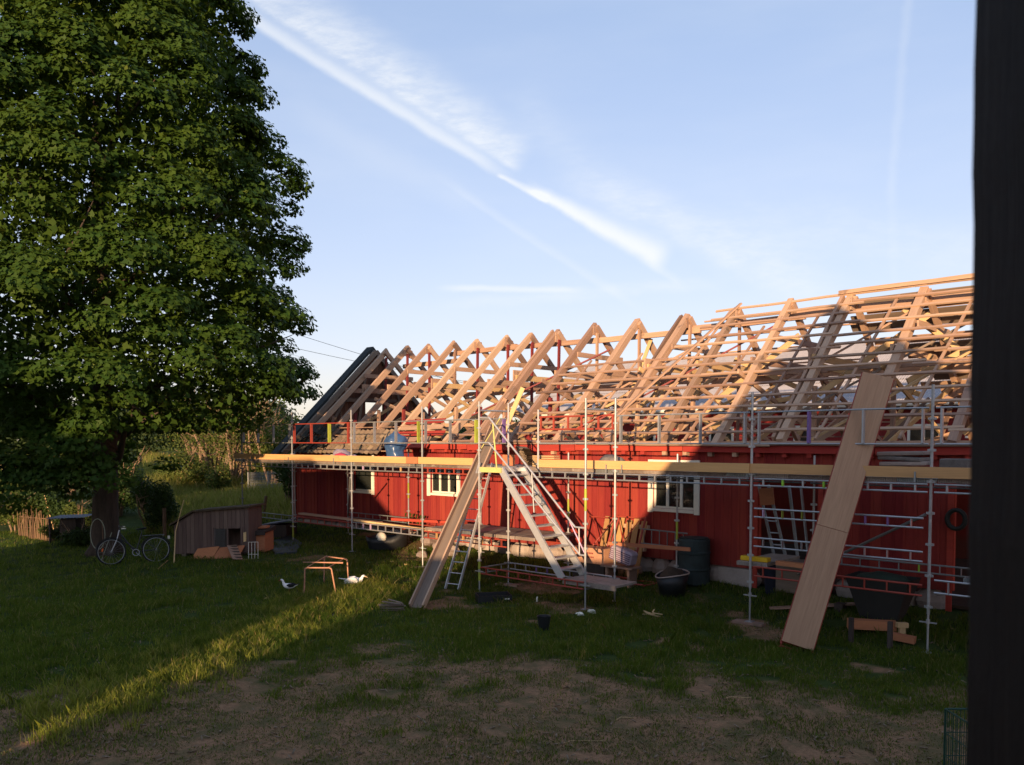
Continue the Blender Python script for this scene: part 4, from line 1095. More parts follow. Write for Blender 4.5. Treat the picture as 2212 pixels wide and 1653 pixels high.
tag(ob, 'dim grey block on the deck just right of the slab stack', 'block')
q = MB(); p = onY(965, 928, 3.2); q.lathe([(.10, 0), (.12, .02), (.09, .16), (.07, .22)], (p.x, 3.2, 3.16), 12); q.v = [(x, y, z+.12 if False else z) for x, y, z in q.v]
tag(q.build('bucket', mat('orange_plastic', (.75, .30, .03), rnd=0), None, base=(p.x, 3.2, 3.16), smooth=True), 'small orange bucket on the loft floor between the rafters', 'bucket')
q = MB(); q.box(15.08, 15.62, .12, .28, 1.125, 1.21); ob = q.build('toolbox', YELLOW, None, base=(15.35, .2, 1.12)); ob.modifiers.new('r', 'BEVEL').width = .012
tag(ob, 'bright yellow box lying on the low deck by the fifth tall post', 'box')

# ================================================================== THE MAPLE
TB = onG(228, 1196); T = Vector((TB.x, TB.y, TB.z))
mp = thing('maple_tree', tuple(T), 'huge dense maple tree filling the left of the view above the bicycle', 'tree')
q = MB(); rs = random.Random(4)
pts = [T+Vector((0, 0, -.1)), T+Vector((.02, 0, .25)), T+Vector((0, .02, 1.0)), T+Vector((-.03, .05, 2.0)), T+Vector((.05, .05, 3.5)), T+Vector((.1, 0, 6)), T+Vector((0, 0, 9)), T+Vector((0, 0, 13))]
q.tube(pts, [.62, .44, .36, .34, .33, .27, .2, .08], 14)
q.v = [(x+.05*noise.noise(Vector((x*3, y*3, z*1.3))), y+.05*noise.noise(Vector((x*3+5, y*3, z*1.3))), z) for x, y, z in q.v]
q.build('trunk', BARK, mp, smooth=True)
for k in range(16):
    a = k*2.4; z0 = 2.3+k*.62; L = 5.0-abs(k-6)*.22
    p0 = T+Vector((0, 0, z0)); d = Vector((math.cos(a), math.sin(a), .42))
    P_ = [p0, p0+d*L*.3+Vector((0, 0, .1)), p0+d*L*.62+Vector((rs.uniform(-.3, .3), rs.uniform(-.3, .3), .3)), p0+d*L+Vector((0, 0, .2))]
    q = MB(); q.tube(P_, [.15, .11, .07, .025], 7)
    for j in range(4):
        s0 = P_[1+j//2].lerp(P_[2+j//2], .5*(j % 2)+.2); dd = (d+Vector((rs.uniform(-1, 1), rs.uniform(-1, 1), rs.uniform(-.2, .7)))).normalized()
        q.tube([s0, s0+dd*.8, s0+dd*1.7+Vector((0, 0, .2))], [.05, .03, .012], 5)
    q.build('limb', BARK, mp, smooth=True)
prof_h = [-2.2, -.4, .75, 2.4, 4.9, 7.5, 9.7, 11.5, 12.6, 13.3, 15, 16.5]
prof_r = [2.6, 4.8, 5.8, 6.35, 6.0, 6.05, 5.4, 4.8, 4.4, 3.8, 2.0, .2]
def Rh(h): return float(np.interp(h, prof_h, prof_r))
LP = []; LN = []; LS = []
tc_ = Vector((T.x, T.y, 0))
def pad(c, rp, out, nleaf, flat=.55, size=.165):
    dr_ = RNG.normal(size=(nleaf*2, 3)); dr_ /= np.linalg.norm(dr_, axis=1, keepdims=True)
    bias = np.array(out)*.65+np.array([0, 0, .55])
    dr_ = dr_[(dr_@bias) > -.25][:nleaf]
    rad = rp*RNG.uniform(.62, 1.05, len(dr_))[:, None]
    # scalloped edge: leaves droop in small sprays
    pos = np.array(c) + dr_*rad*np.array([1, 1, flat])
    pos[:, 2] -= .18*rp*(1-np.abs(dr_[:, 2]))
    nr = dr_*.55 + np.array(out)*.35 + np.array([0, 0, .55]) + RNG.normal(0, .30, dr_.shape)
    LP.append(pos); LN.append(nr); LS.append(RNG.uniform(.7, 1.2, len(dr_))*size)
to_cam = Vector((CAM.x-T.x, CAM.y-T.y, 0)).normalized()
lobes = []; tries = 0
while len(lobes) < 150 and tries < 14000:
    tries += 1
    h = -1.3 + 16.9*rs.random(); a = rs.uniform(0, 2*math.pi); R_ = Rh(h)
    if rs.random() > R_/6.4: continue
    dv_ = Vector((math.cos(a), math.sin(a), 0)); rl = rs.uniform(1.25, 2.1); sd_ = dv_.dot(RGT)
    if (sd_ > .40 and h < 1.45) or (sd_ > .15 and h < .35): continue
    c = tc_+dv_*(max(.3, R_-rl*.95-.30)*(1 if rs.random() < .8 else rs.uniform(.85, .96)))+Vector((0, 0, 3.35+h))
    if any((c-o_[0]).length < (rl+o_[1])*.56 for o_ in lobes): continue
    lobes.append((c, rl, dv_))
for k in range(26):      # low hanging sprays round the trunk and on the far-from-barn side
    a = rs.uniform(0, 2*math.pi); dv_ = Vector((math.cos(a), math.sin(a), 0))
    if dv_.dot(RGT) > .30: continue
    lobes.append((tc_+dv_*rs.uniform(1.6, 4.8)+Vector((0, 0, 3.35+rs.uniform(-1.5, -.1))), rs.uniform(.9, 1.3), dv_))
for c, rl, dv_ in lobes:
    facing = dv_.dot(to_cam)
    npd = int((11 if facing > -.2 else 4)*rl*rl/2.2)
    for k in range(npd):
        u_ = Vector((rs.gauss(0, 1), rs.gauss(0, 1), rs.gauss(0, .8))) + dv_*1.5 + Vector((0, 0, .55)); u_.normalize()
        pc_ = c + Vector((u_.x*rl, u_.y*rl, u_.z*rl*.85))*rs.uniform(.62, .92)
        rp = rs.uniform(.38, .72)
        pad(tuple(pc_), rp, tuple((dv_*.5+u_*.6).normalized()), int(330*rp*rp+28), .5, .160)
# inner foliage that closes the crown
ni = 52000
hh = RNG.uniform(.3, 15.2, ni); aa = RNG.uniform(0, 2*math.pi, ni); Rr = np.interp(hh, prof_h, prof_r)*np.sqrt(RNG.uniform(.04, .66, ni))
pin = np.stack([T.x+Rr*np.cos(aa), T.y+Rr*np.sin(aa), 3.35+hh], 1)
LP.append(pin); LN.append(RNG.normal(0, 1, (ni, 3))+np.array([0, 0, .6])); LS.append(RNG.uniform(.17, .26, ni))
LPa = np.concatenate(LP); LNa = np.concatenate(LN); LSa = np.concatenate(LS)
cr = cloud('crown', LPa, LNa, LSa, MAPLE, LEAF, mp, up=np.tile(np.array([[to_cam.y, -to_cam.x, 0.]]), (len(LPa), 1))+RNG.normal(0, .45, (len(LPa), 3)))
tag(cr, None, None, None, 'stuff')

# ---- shrubs and far trees
def shrub(name, loc, rx, ry, rz_, nleaf, size, mt_, label, cat, group=None, stems=5, seed=0, stem_h=None, stem_mt=None, tpl=OVAL, lump=7):
    loc = Vector(loc); r_ = random.Random(seed)
    th = thing(name, tuple(loc), label, cat, group)
    q = MB()
    for k in range(stems):
        a = r_.uniform(0, 6.28); l_ = r_.uniform(.2, .8); hh = (stem_h or rz_*1.3)*r_.uniform(.6, 1)
        t_ = loc+Vector((math.cos(a)*rx*l_, math.sin(a)*ry*l_, hh)); b0 = loc+Vector((math.cos(a)*.1*rx, math.sin(a)*.1*ry, -.1))
        mid = b0.lerp(t_, .5)+Vector((r_.uniform(-.1, .1), r_.uniform(-.1, .1), .05))*rx
        w_ = .02*rz_+.012; q.tube([b0, mid, t_], [w_, w_*.7, w_*.25], 6)
        for j in range(3):
            s0 = b0.lerp(t_, r_.uniform(.4, .9)); q.tube([s0, s0+Vector((r_.uniform(-.4, .4)*rx, r_.uniform(-.4, .4)*ry, r_.uniform(.1, .35)*rz_))], [w_*.4, w_*.12], 5)
    q.build('stems' if stems > 1 else 'trunk', stem_mt or TWIG, th)
    ps = []; ns = []
    per = max(1, nleaf//lump)
    for k in range(lump):
        a = r_.uniform(0, 6.28); e = r_.uniform(-.2, 1.2); l_ = r_.uniform(.35, .7)
        c = np.array([loc.x+math.cos(a)*rx*l_*math.cos(e), loc.y+math.sin(a)*ry*l_*math.cos(e), loc.z+rz_*(.22+.62*r_.random()+.12*math.sin(e))])
        d_ = RNG.normal(size=(per, 3)); d_ /= np.linalg.norm(d_, axis=1, keepdims=True)
        rad = RNG.uniform(.55, 1.05, (per, 1))*r_.uniform(.34, .52)
        ps.append(c+d_*rad*np.array([rx, ry, rz_*.9])); ns.append(d_*.7+RNG.normal(0, .4, d_.shape)+np.array([0, 0, .3]))
    ps = np.concatenate(ps); ns = np.concatenate(ns)
    k_ = ps[:, 2] > loc.z+.03; ps = ps[k_]; ns = ns[k_]
    c_ = cloud('foliage', ps, ns, RNG.uniform(.6, 1.3, len(ps))*size, tpl, mt_, th); tag(c_, kind='stuff')
    return th
def gat(px, dep):
    p = atd(px, 954, dep); return Vector((p.x, p.y, gz(p.x, p.y)))
gS = 'bushes round the left of the yard'
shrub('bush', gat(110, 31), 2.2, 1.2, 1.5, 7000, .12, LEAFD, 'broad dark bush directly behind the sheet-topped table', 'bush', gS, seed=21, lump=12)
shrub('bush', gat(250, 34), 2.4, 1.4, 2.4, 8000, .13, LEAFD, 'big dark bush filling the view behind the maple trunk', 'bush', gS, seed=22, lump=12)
shrub('bush', gat(30, 30), 1.3, 1.1, 1.2, 5000, .11, LEAFB, 'low sunlit bush at the left edge just behind the stick fence', 'bush', gS, seed=23, lump=10)
shrub('bush', gat(55, 33), 2.4, 1.5, 2.0, 5200, .14, LEAFB, 'sunlit yellow-green bush at the far left edge beyond the stick fence', 'bush', gS, seed=1)
shrub('bush', gat(-30, 36), 2.6, 1.8, 2.9, 5200, .15, LEAFB, 'tall sunlit bush cut by the left edge of the picture', 'bush', gS, seed=2)
shrub('bush', gat(178, 29.5), .9, .8, .95, 2600, .11, LEAFB, 'small pale green bush just behind the stick fence', 'bush', gS, seed=3)
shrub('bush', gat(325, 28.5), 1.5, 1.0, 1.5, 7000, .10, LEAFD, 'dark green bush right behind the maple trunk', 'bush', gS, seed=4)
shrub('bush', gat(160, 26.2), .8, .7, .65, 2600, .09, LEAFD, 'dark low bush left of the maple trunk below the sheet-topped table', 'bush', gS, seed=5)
shrub('bush', gat(175, 44), 3.2, 1.8, 2.2, 5200, .17, LEAFB, 'wide green bush in the distance left of the maple trunk', 'bush', gS, seed=6)
shrub('bush', gat(110, 27.4), .55, .5, .5, 1400, .09, LEAFB, 'little green shrub in front of the stick fence', 'bush', gS, seed=16)
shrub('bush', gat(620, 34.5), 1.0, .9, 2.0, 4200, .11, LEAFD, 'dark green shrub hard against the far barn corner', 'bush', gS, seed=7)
shrub('bush', gat(400, 42), 2.2, 1.4, 1.6, 4200, .14, LEAFB, 'leafy brown-stemmed bush between the maple and the pale bare trunks', 'bush', gS, seed=8)
shrub('bush', gat(470, 40), .9, .8, 1.5, 2600, .13, LEAFB, 'bright green upright bush in front of the pale bare trunks', 'bush', gS, seed=9)
shrub('bush', gat(590, 42), 2.2, 1.2, 3.0, 5200, .15, LEAFB, 'sunlit leafy bush behind the dark end of the scaffold', 'bush', gS, seed=10)
# bare-trunked thicket (pollarded trees lit by the low sun)
for k, (px, dep, h_, lab) in enumerate([(466, 44, 5.6, 'thick pale bare-stemmed tree left in the thicket beyond the meadow'), (497, 43, 5.2, 'forked pale bare-stemmed tree in the thicket beyond the meadow'),
                                       (520, 45, 5.4, 'leaning pale bare-stemmed tree in the middle of the thicket'), (548, 43.5, 5.0, 'pale bare-stemmed tree right of the dark scaffold post in the thicket'), (430, 46, 5.0, 'slender bare-stemmed tree at the left end of the thicket')]):
    c = gat(px, dep); th = thing('bare_tree', tuple(c), lab, 'tree', 'bare-stemmed trees of the thicket'); r_ = random.Random(20+k)
    q = MB()
    for j in range(7):
        a = r_.uniform(0, 6.28); lean = r_.uniform(.05, .38)
        P_ = [c+Vector((r_.uniform(-.2, .2), r_.uniform(-.2, .2), -.1))]
        d = Vector((math.cos(a)*lean, math.sin(a)*lean, 1))
        for s in range(4): P_.append(P_[-1]+(d+Vector((r_.uniform(-.18, .18), r_.uniform(-.18, .18), 0)))*h_*r_.uniform(.16, .27))
        w_ = r_.uniform(.05, .13); q.tube(P_, [w_, w_*.85, w_*.65, w_*.4, w_*.15], 6)
        for s in range(9):
            s0 = P_[r_.randint(1, 3)].lerp(P_[r_.randint(2, 4)], r_.random()); e = Vector((r_.uniform(-1, 1), r_.uniform(-1, 1), r_.uniform(.1, 1.1)))
            q.tube([s0, s0+e*r_.uniform(.3, .9), s0+e*r_.uniform(1.0, 1.4)+Vector((r_.uniform(-.3, .3), 0, .2))], [w_*.35, w_*.22, w_*.08], 4)
    q.build('stems', TWIG, th)
    nl_ = 2600; P2 = RNG.normal(0, 1, (nl_, 3))*np.array([1.0, 1.0, .8])+np.array([c.x, c.y, c.z+h_*.55])
    tag(cloud('foliage', P2, RNG.normal(0, 1, (nl_, 3)), RNG.uniform(.08, .17, nl_), OVAL, LEAFB, th), kind='stuff')
gT = 'trees beyond the yard'
far_ = [(-60, 62, 5, 7.5, 'tall dark tree far behind at the left edge of the picture'), (90, 66, 5, 7.2, 'dark tree far behind left of the maple trunk'), (250, 60, 5, 7.5, 'dark tree far behind the maple trunk'),
        (400, 64, 5, 7.5, 'tree far behind the maple between trunk and thicket'), (530, 62, 5, 7, 'tall tree far behind the pale thicket'), (665, 66, 4.5, 4.4, 'low tree far behind the barn gable'),
        (960, 62, 3.0, 4.1, 'round green tree showing low between the rafters'), (1010, 70, 3.6, 4.0, 'green tree crown at the horizon behind the fifth pair of rafters'), (880, 74, 4, 3.6, 'green tree crown at the horizon behind the gable'), (1080, 72, 3.6, 3.6, 'low green tree at the horizon left of the far grey roof')]
for k, (px, dep, rx, h_, lab) in enumerate(far_):
    shrub('far_tree', gat(px, dep), rx, rx*.8, h_*.62, 5200, .34, LEAFF, lab, 'tree', gT, stems=1, seed=40+k, stem_h=h_*.6, stem_mt=BARK, lump=12)
q = MB(); c0, c1 = atd(-300, 950, 120), atd(1300, 950, 120)
pp = np.stack([np.interp(RNG.uniform(0, 1, 26000), [0, 1], [c0.x, c1.x])]*1, 1)
tt_ = RNG.uniform(0, 1, 26000); hx = c0.x+(c1.x-c0.x)*tt_; hy = c0.y+(c1.y-c0.y)*tt_+RNG.normal(0, 2.5, 26000)
hz = 1.4+RNG.uniform(0, 1, 26000)**1.3*(3.6+1.6*np.sin(tt_*37)+1.0*np.sin(tt_*91))
tag(cloud('tree_line', np.stack([hx, hy, hz], 1), RNG.normal(0, 1, (26000, 3)), RNG.uniform(.5, .9, 26000), OVAL, LEAFF), 'dark line of woodland along the horizon', 'woodland', None, 'stuff')
# chain link fence at the far edge of the meadow
fa, fb_ = gat(535, 39), gat(700, 41)
fn = thing('wire_fence', tuple(fa), 'grey chain link fence at the foot of the thicket', 'fence')
for k in range(5):
    p = fa.lerp(fb_, k/4); q = MB(); q.tube([p, p+Vector((0, 0, 1.15))], .03, 6); q.build('fence_post', STEELD, fn)
q = MB()
for k in range(80):
    a = fa.lerp(fb_, k/80); b_ = fa.lerp(fb_, (k+4)/80)
    if k < 77: q.beam(a+Vector((0, 0, .05)), b_+Vector((0, 0, 1.1)), .012, .012); q.beam(a+Vector((0, 0, 1.1)), b_+Vector((0, 0, .05)), .012, .012)
q.beam(fa+Vector((0, 0, 1.12)), fb_+Vector((0, 0, 1.12)), .015, .015)
q.build('mesh', STEELD, fn)
for i, (px, py, dep, h_, lab) in enumerate([(352, 1120, 27.5, .95, 'dark wooden fence post standing in the meadow left of the coop'), (566, 1095, 31, .85, 'grey leaning fence post standing in the meadow right of the coop'),
                                       (114, 1095, 30, 1.3, 'pale leaning pole behind the sheet-topped table'), (160, 1070, 33, 1.4, 'thin dark post in the grass left of the maple')]):
    c = gat(px, dep); q = MB(); q.beam(c-Vector((0, 0, .1)), c+RGT*(.12 if i in (1,) else (-.35 if i == 2 else 0))+Vector((0, 0, h_)), .09 if i < 2 else .04, .09 if i < 2 else .04)
    tag(q.build('fence_post', STRAWW if i != 2 else NEW, None, base=c), lab, 'post')

# ================================================================== COOP AND ITS SURROUNDINGS
cL = onG(377, 1204); cR = onG(538, 1202)
ax = (cR-cL); Lc = ax.length; ax.normalize(); ay = Vector((0, 0, 1)).cross(ax).normalized()
if ay.dot(FWD) < 0: ay = -ay
zc = min(cL.z, cR.z)-.02
O = Vector((cL.x, cL.y, zc))
cp = thing('duck_coop', tuple(O), 'small grey-brown board coop with a sloping roof beside the bicycle', 'coop')
def lc(a, b_, z): return O+ax*a+ay*b_+Vector((0, 0, z))
def htop(a): return .92+(1.27-.92)*min(1, a/(.27*Lc)) + max(0, a-.27*Lc)*.06
nb = 18; wbd = Lc/nb; D_ = .85
wa0, wa1, wz0, wz1 = Lc*.54, Lc*.905, .28, .80
def lbox(q, a0, a1, b0, b1, z00, z01, z10=None, z11=None, mi=0):
    z10 = z00 if z10 is None else z10; z11 = z01 if z11 is None else z11
    vs = [lc(a0, b0, z00), lc(a0, b0, z01), lc(a0, b1, z00), lc(a0, b1, z01), lc(a1, b0, z10), lc(a1, b0, z11), lc(a1, b1, z10), lc(a1, b1, z11)]
    return q.add(vs, [(0, 1, 3, 2), (4, 6, 7, 5), (0, 4, 5, 1), (2, 3, 7, 6), (0, 2, 6, 4), (1, 5, 7, 3)], mi)
for k in range(nb):
    a0, a1 = k*wbd+.004, (k+1)*wbd-.004; jz = random.uniform(-.015, .01); bb = random.uniform(-.006, .0)
    m_ = (a0+a1)/2
    if wa0 < m_ < wa1:
        q = MB(); lbox(q, a0, a1, bb, .022, .12+jz, wz0); q.build('wall_board', COOPW, cp)
        q = MB(); lbox(q, a0, a1, bb, .022, wz1, htop(a0), wz1, htop(a1)); q.build('wall_board', COOPW, cp)
    else:
        q = MB(); lbox(q, a0, a1, bb, .022, .12+jz, htop(a0), .12+jz, htop(a1)); q.build('wall_board', COOPW, cp)
for a0 in (0, Lc-.03):
    q = MB(); lbox(q, a0+.001, a0+.029, .024, D_, .12, htop(a0)-.004); q.build('side_wall', COOPW, cp)
q = MB(); lbox(q, .03, Lc-.03, D_-.03, D_-.001, .12, htop(0)-.01, .12, htop(Lc)-.01); q.build('back_wall', COOPW, cp)
q = MB(); lbox(q, .03, Lc-.03, .024, D_-.03, .12, .16); q.build('floor', OLDG, cp)
q = MB(); ka = .27*Lc
lbox(q, -.10, ka, -.10, D_+.08, htop(0)-.02, htop(0)+.03, htop(ka)+.005, htop(ka)+.055); lbox(q, ka+.001, Lc+.08, -.10, D_+.08, htop(ka)+.005, htop(ka)+.055, htop(Lc)+.01, htop(Lc)+.06)
q.build('roof', mat('mossy_felt_roof', (.085, .060, .035), var=.4, scale=5, rnd=0, bump=.5), cp)
for (fa0, fa1, fz0, fz1) in ((wa0-.05, wa0, wz0-.03, wz1+.03), (wa1, wa1+.04, wz0-.03, wz1+.03), ((wa0+wa1)/2-.02, (wa0+wa1)/2+.025, wz0, wz1)):
    q = MB(); lbox(q, fa0, fa1, -.03, -.008, fz0, fz1); q.build('frame_board', COOPW, cp)
q = MB()
for k in range(9): lbox(q, wa0+.02+k*.036, wa0+.024+k*.036, -.012, -.008, wz0, wz1)
for k in range(13): lbox(q, wa0, (wa0+wa1)/2-.02, -.016, -.0125, wz0+.02+k*.04, wz0+.024+k*.04)
q.build('wire_screen', STEELD, cp)
q = MB(); lbox(q, Lc*.935, Lc*.97, -.03, -.008, .42, .68, .44, .70); q.build('latch', NEW, cp)
for a_ in (.15, Lc-.3):
    q = MB(); lbox(q, a_, a_+.15, .1, .3, -.06, .118); q.build('foot_block', CONC, cp)
# orange boards leaning at the foot
for i, (a0, a1, z_, tilt, lab) in enumerate([(Lc*.33, Lc*.62, .02, .24, 'left orange painted board leaning on the foot of the coop'), (Lc*.625, Lc*.96, .06, .22, 'right orange painted board leaning on the foot of the coop')]):
    q = MB(); vs = [lc(a0, -.45, z_-.02), lc(a1, -.45, z_+.02), lc(a1, -.06, z_+tilt+.06), lc(a0, -.06, z_+tilt)]
    q.add(vs+[v_+Vector((0, 0, -.03)) for v_ in vs], [(0, 1, 2, 3), (7, 6, 5, 4), (0, 4, 5, 1), (1, 5, 6, 2), (2, 6, 7, 3), (3, 7, 4, 0)])
    tag(q.build('board', ORANGE, None, base=lc((a0+a1)/2, -.3, 0)), lab, 'board')
rp = thing('coop_ramp', tuple(lc(Lc*.9, -.4, 0)), 'little cleated wooden ramp leading up to the coop opening', 'ramp')
q = MB(); q.beam(lc(Lc*.80, -.12, .34), lc(Lc*1.0, -.68, .03), .26, .02); q.build('ramp_board', OLD, rp)
for k in range(5):
    c = lc(Lc*.80, -.12, .34).lerp(lc(Lc*1.0, -.68, .03), .1+k*.2); q = MB(); q.beam(c-ax*.13+Vector((0, 0, .02)), c+ax*.13+Vector((0, 0, .02)), .03, .025); q.build('cleat', DARKW, rp)
# stick leaning on the coop
q = MB(); a = onG(376, 1217); q.tube([a, lc(.1, -.1, .75), lc(.35, -.08, 1.62)], [.018, .015, .009], 6)
tag(q.build('stick', NEW, None, base=a), 'long thin stick leaning against the left end of the coop', 'stick')
q = MB(); a = onG(340, 1232); b_ = onG(362, 1214); q.tube([a+Vector((0, 0, .02)), b_+Vector((0, 0, .04))], .012, 5)
tag(q.build('stick', TANW, None, base=a), 'short pale stick lying on the lawn before the coop', 'stick')
# orange hive box with dark lid
hb = onG(556, 1196)
hv = thing('hive_box', tuple(hb), 'orange box with a dark sloping lid right of the coop', 'box')
def ob_(q, base, a0, a1, b0, b1, z0, z1, tz=0):
    vs = [base+ax*a+ay*b_+Vector((0, 0, z+(tz*b_ if z == z1 else 0))) for a in (a0, a1) for b_ in (b0, b1) for z in (z0, z1)]
    return q.add(vs, [(0, 1, 3, 2), (4, 6, 7, 5), (0, 4, 5, 1), (2, 3, 7, 6), (0, 2, 6, 4), (1, 5, 7, 3)])
q = MB(); ob_(q, hb, -.20, .22, 0, .6, .05, .55, .12); q.build('box_body', ORANGE, hv)
q = MB(); ob_(q, hb, -.26, .26, -.06, .68, .60, .65, .12); ob_(q, hb, -.255, .255, -.06, -.03, .52, .599); q.build('lid', DARKW, hv)
q = MB(); ob_(q, hb, -.02, .2, .1, .4, .695, .72, .1); q.build('tile_piece', ORANGE, hv)
for s in (-.16, .16): q = MB(); ob_(q, hb, s-.03, s+.03, .05, .1, -.03, .049); q.build('leg', DARKW, hv)
# dark low hutch behind
hc = onG(592, 1163)
ht = thing('low_hutch', tuple(hc), 'dark low hutch with a blue-grey pitched lid behind the orange box', 'hutch')
q = MB(); ob_(q, hc, -.42, .42, .0, .9, 0, .42); q.build('hutch_body', DARKW, ht)
q = MB(); vs = [hc+ax*a+ay*b_+Vector((0, 0, z)) for a, b_, z in ((-.5, -.08, .40), (.5, -.08, .54), (.5, .98, .54), (-.5, .98, .40), (-.5, -.08, .44), (.5, -.08, .58), (.5, .98, .58), (-.5, .98, .44))]
q.add(vs, [(0, 3, 2, 1), (4, 5, 6, 7), (0, 1, 5, 4), (1, 2, 6, 5), (2, 3, 7, 6), (3, 0, 4, 7)]); q.build('lid', SHEETB, ht)
# dark tarpaulin on the grass
q = MB(); pl = []
for (px, py) in ((578, 1174), (628, 1160), (652, 1176), (640, 1196), (594, 1199)):
    g_ = onG(px, py); pl.append(g_+Vector((0, 0, .05)))
q.add(pl+[p-Vector((0, 0, .05)) for p in pl], [(4, 3, 2, 1, 0)]+[(i, (i+1) % 5, 5+(i+1) % 5, 5+i) for i in range(5)])
tag(q.build('tarpaulin', mat('dark_tarpaulin', (.035, .045, .05), rnd=0, rough=.6), None, base=pl[0]-Vector((0, 0, .05))), 'dark tarpaulin lying on the lawn right of the orange box', 'tarpaulin')
# small white wire rack
wr = onG(546, 1207); q = MB()
for k in range(4): q.tube([wr+ax*(-.12+.09*k), wr+ax*(-.16+.09*k)+Vector((0, 0, .44))+ay*.1], .006, 5)
q.tube([wr+ax*-.16+Vector((0, 0, .44))+ay*.1, wr+ax*.11+Vector((0, 0, .44))+ay*.1], .006, 5); q.tube([wr+ax*-.13+Vector((0, 0, .12)), wr+ax*.14+Vector((0, 0, .12))], .006, 5)
tag(q.build('wire_rack', WHITE, None, base=wr), 'small white wire rack leaning by the coop ramp', 'rack')

# ---- bicycle
wf, wb = onG(241, 1222), onG(338, 1213)
bx = (wb-wf); bx.z = 0; wbl = bx.length; bx.normalize(); bn = Vector((0, 0, 1)).cross(bx)
O2 = Vector((wf.x, wf.y, (wf.z+wb.z)/2)); by = Vector((0, 0, 1))*.985+bn*.17*(1 if bn.dot(FWD) > 0 else -1); by.normalize()
bk = thing('bicycle', tuple(O2), 'dark bicycle with a silver fork leaning by the maple trunk', 'bicycle')
RW = .345
def bp(a, z): return O2+bx*a+by*z
for a_, nm in ((0, 'front'), (wbl, 'rear')):
    cpt = bp(a_, RW)
    ring = [cpt+bx*RW*math.cos(t)+by*RW*math.sin(t) for t in [i*2*math.pi/36 for i in range(36)]]
    q = MB(); q.tube(ring, .018, 6, closed=True); wo = q.build('wheel', RUBBER, bk)
    ring = [cpt+bx*(RW-.026)*math.cos(t)+by*(RW-.026)*math.sin(t) for t in [i*2*math.pi/36 for i in range(36)]]
    q = MB(); q.tube(ring, .010, 6, closed=True); q.build('rim', STEELD, wo)
    q = MB()
    for k in range(18):
        t = k*2*math.pi/18; q.tube([cpt, cpt+bx*(RW-.03)*math.cos(t)+by*(RW-.03)*math.sin(t)], .0022, 3)
    q.tube([cpt-bn*.05, cpt+bn*.05], .02, 8); q.build('spokes', STEELD, wo)
    fd = [cpt+bx*(RW+.035)*math.cos(t)+by*(RW+.035)*math.sin(t) for t in [R(20)+i*R(150)/12 for i in range(13)]]
    q = MB(); q.tube(fd, .016, 5); q.build('mudguard', BLACKP, bk)
HS = bp(.24, .80); HB = bp(.20, .98); BB = bp(.60, .30); ST = bp(.76, .82); RA = bp(wbl, RW)
q = MB(); q.tube([HS, BB], .017, 7); q.tube([HS+by*-.12, BB+bx*.03+by*.05], .014, 7); q.tube([BB, ST], .016, 7); q.tube([BB, RA], .010, 6); q.tube([ST-by*.1, RA], .009, 6)
q.build('frame', BLACKP, bk)
q = MB(); q.tube([bp(.21, .92), bp(.14, .66), bp(.0, RW)], [.018, .015, .012], 7); q.build('fork', STEEL, bk)
q = MB(); q.tube([HS, HB, HB+by*.05], .013, 6); q.tube([HB+bn*-.28+bx*.10, HB+bn*-.2+by*.04, HB+by*.05, HB+bn*.2+by*.04, HB+bn*.28+bx*.10], .011, 6); q.build('handlebar', BLACKP, bk)
q = MB(); q.tube([HB+bn*-.29+bx*.16, HB+bn*-.28+bx*.05], .016, 6); q.tube([HB+bn*.29+bx*.16, HB+bn*.28+bx*.05], .016, 6); q.build('grip', WHITE, bk)
q = MB(); q.loft([ST+bx*-.14+by*.10, ST+bx*-.04+by*.11, ST+bx*.06+by*.12, ST+bx*.12+by*.13], [(.02, .015), (.035, .025), (.08, .03), (.085, .02)], 8, side=tuple(bn)); q.tube([ST, ST+by*.1], .012, 6); q.build('saddle', BLACKP, bk)
q = MB()
for s in (-.05, .05): q.tube([ST+by*-.08+bn*s, RA+by*.40+bn*s, RA+by*.40+bx*.22+bn*s], .006, 4)
q.tube([RA+by*.40+bx*.2, RA], .006, 4); q.build('rack', STEELD, bk)
q = MB(); q.box(-.03, .03, -.02, .02, -.04, .04); q.v = [tuple(RA+by*.32+bx*.33+Vector(v_)) for v_ in q.v]; q.build('rear_reflector', WHITE, bk)
q = MB(); q.tube([bp(-.20, RW+.10), bp(-.22, RW+.02)], .02, 6); q.build('wheel_reflector', mat('orange_reflector', (.8, .16, .03), rnd=0), bk)
q = MB(); rr_ = [BB+bx*.085*math.cos(t)+by*.085*math.sin(t)-bn*.04 for t in [i*2*math.pi/16 for i in range(16)]]; q.tube(rr_, .012, 5, closed=True); q.tube([BB-bn*.05, BB+bx*.12-by*.11-bn*.06], .01, 5); q.tube([BB+bn*.05, BB-bx*.12+by*.11+bn*.06], .01, 5); q.build('crankset', STEELD, bk)
# stick fence at far left
s0 = onG(42, 1160); s1 = onG(112, 1170)
sf = thing('stick_fence', tuple(s0), 'rough fence of upright dry sticks at the left behind the lawn', 'fence'); rs = random.Random(9)
for k in range(26):
    p = s0.lerp(s1, k/25); q = MB(); h_ = rs.uniform(.75, 1.05); q.tube([p+Vector((0, 0, -.05)), p+Vector((rs.uniform(-.05, .05), rs.uniform(-.04, .04), h_*.5)), p+Vector((rs.uniform(-.09, .09), rs.uniform(-.06, .06), h_))], [.022, .018, .010], 5); q.build('stick', STRAWW, sf)
for z_ in (.35, .7): q = MB(); q.tube([s0+Vector((0, .02, z_)), s1+Vector((0, .02, z_+.03))], .014, 5); q.build('rail', STRAWW, sf)
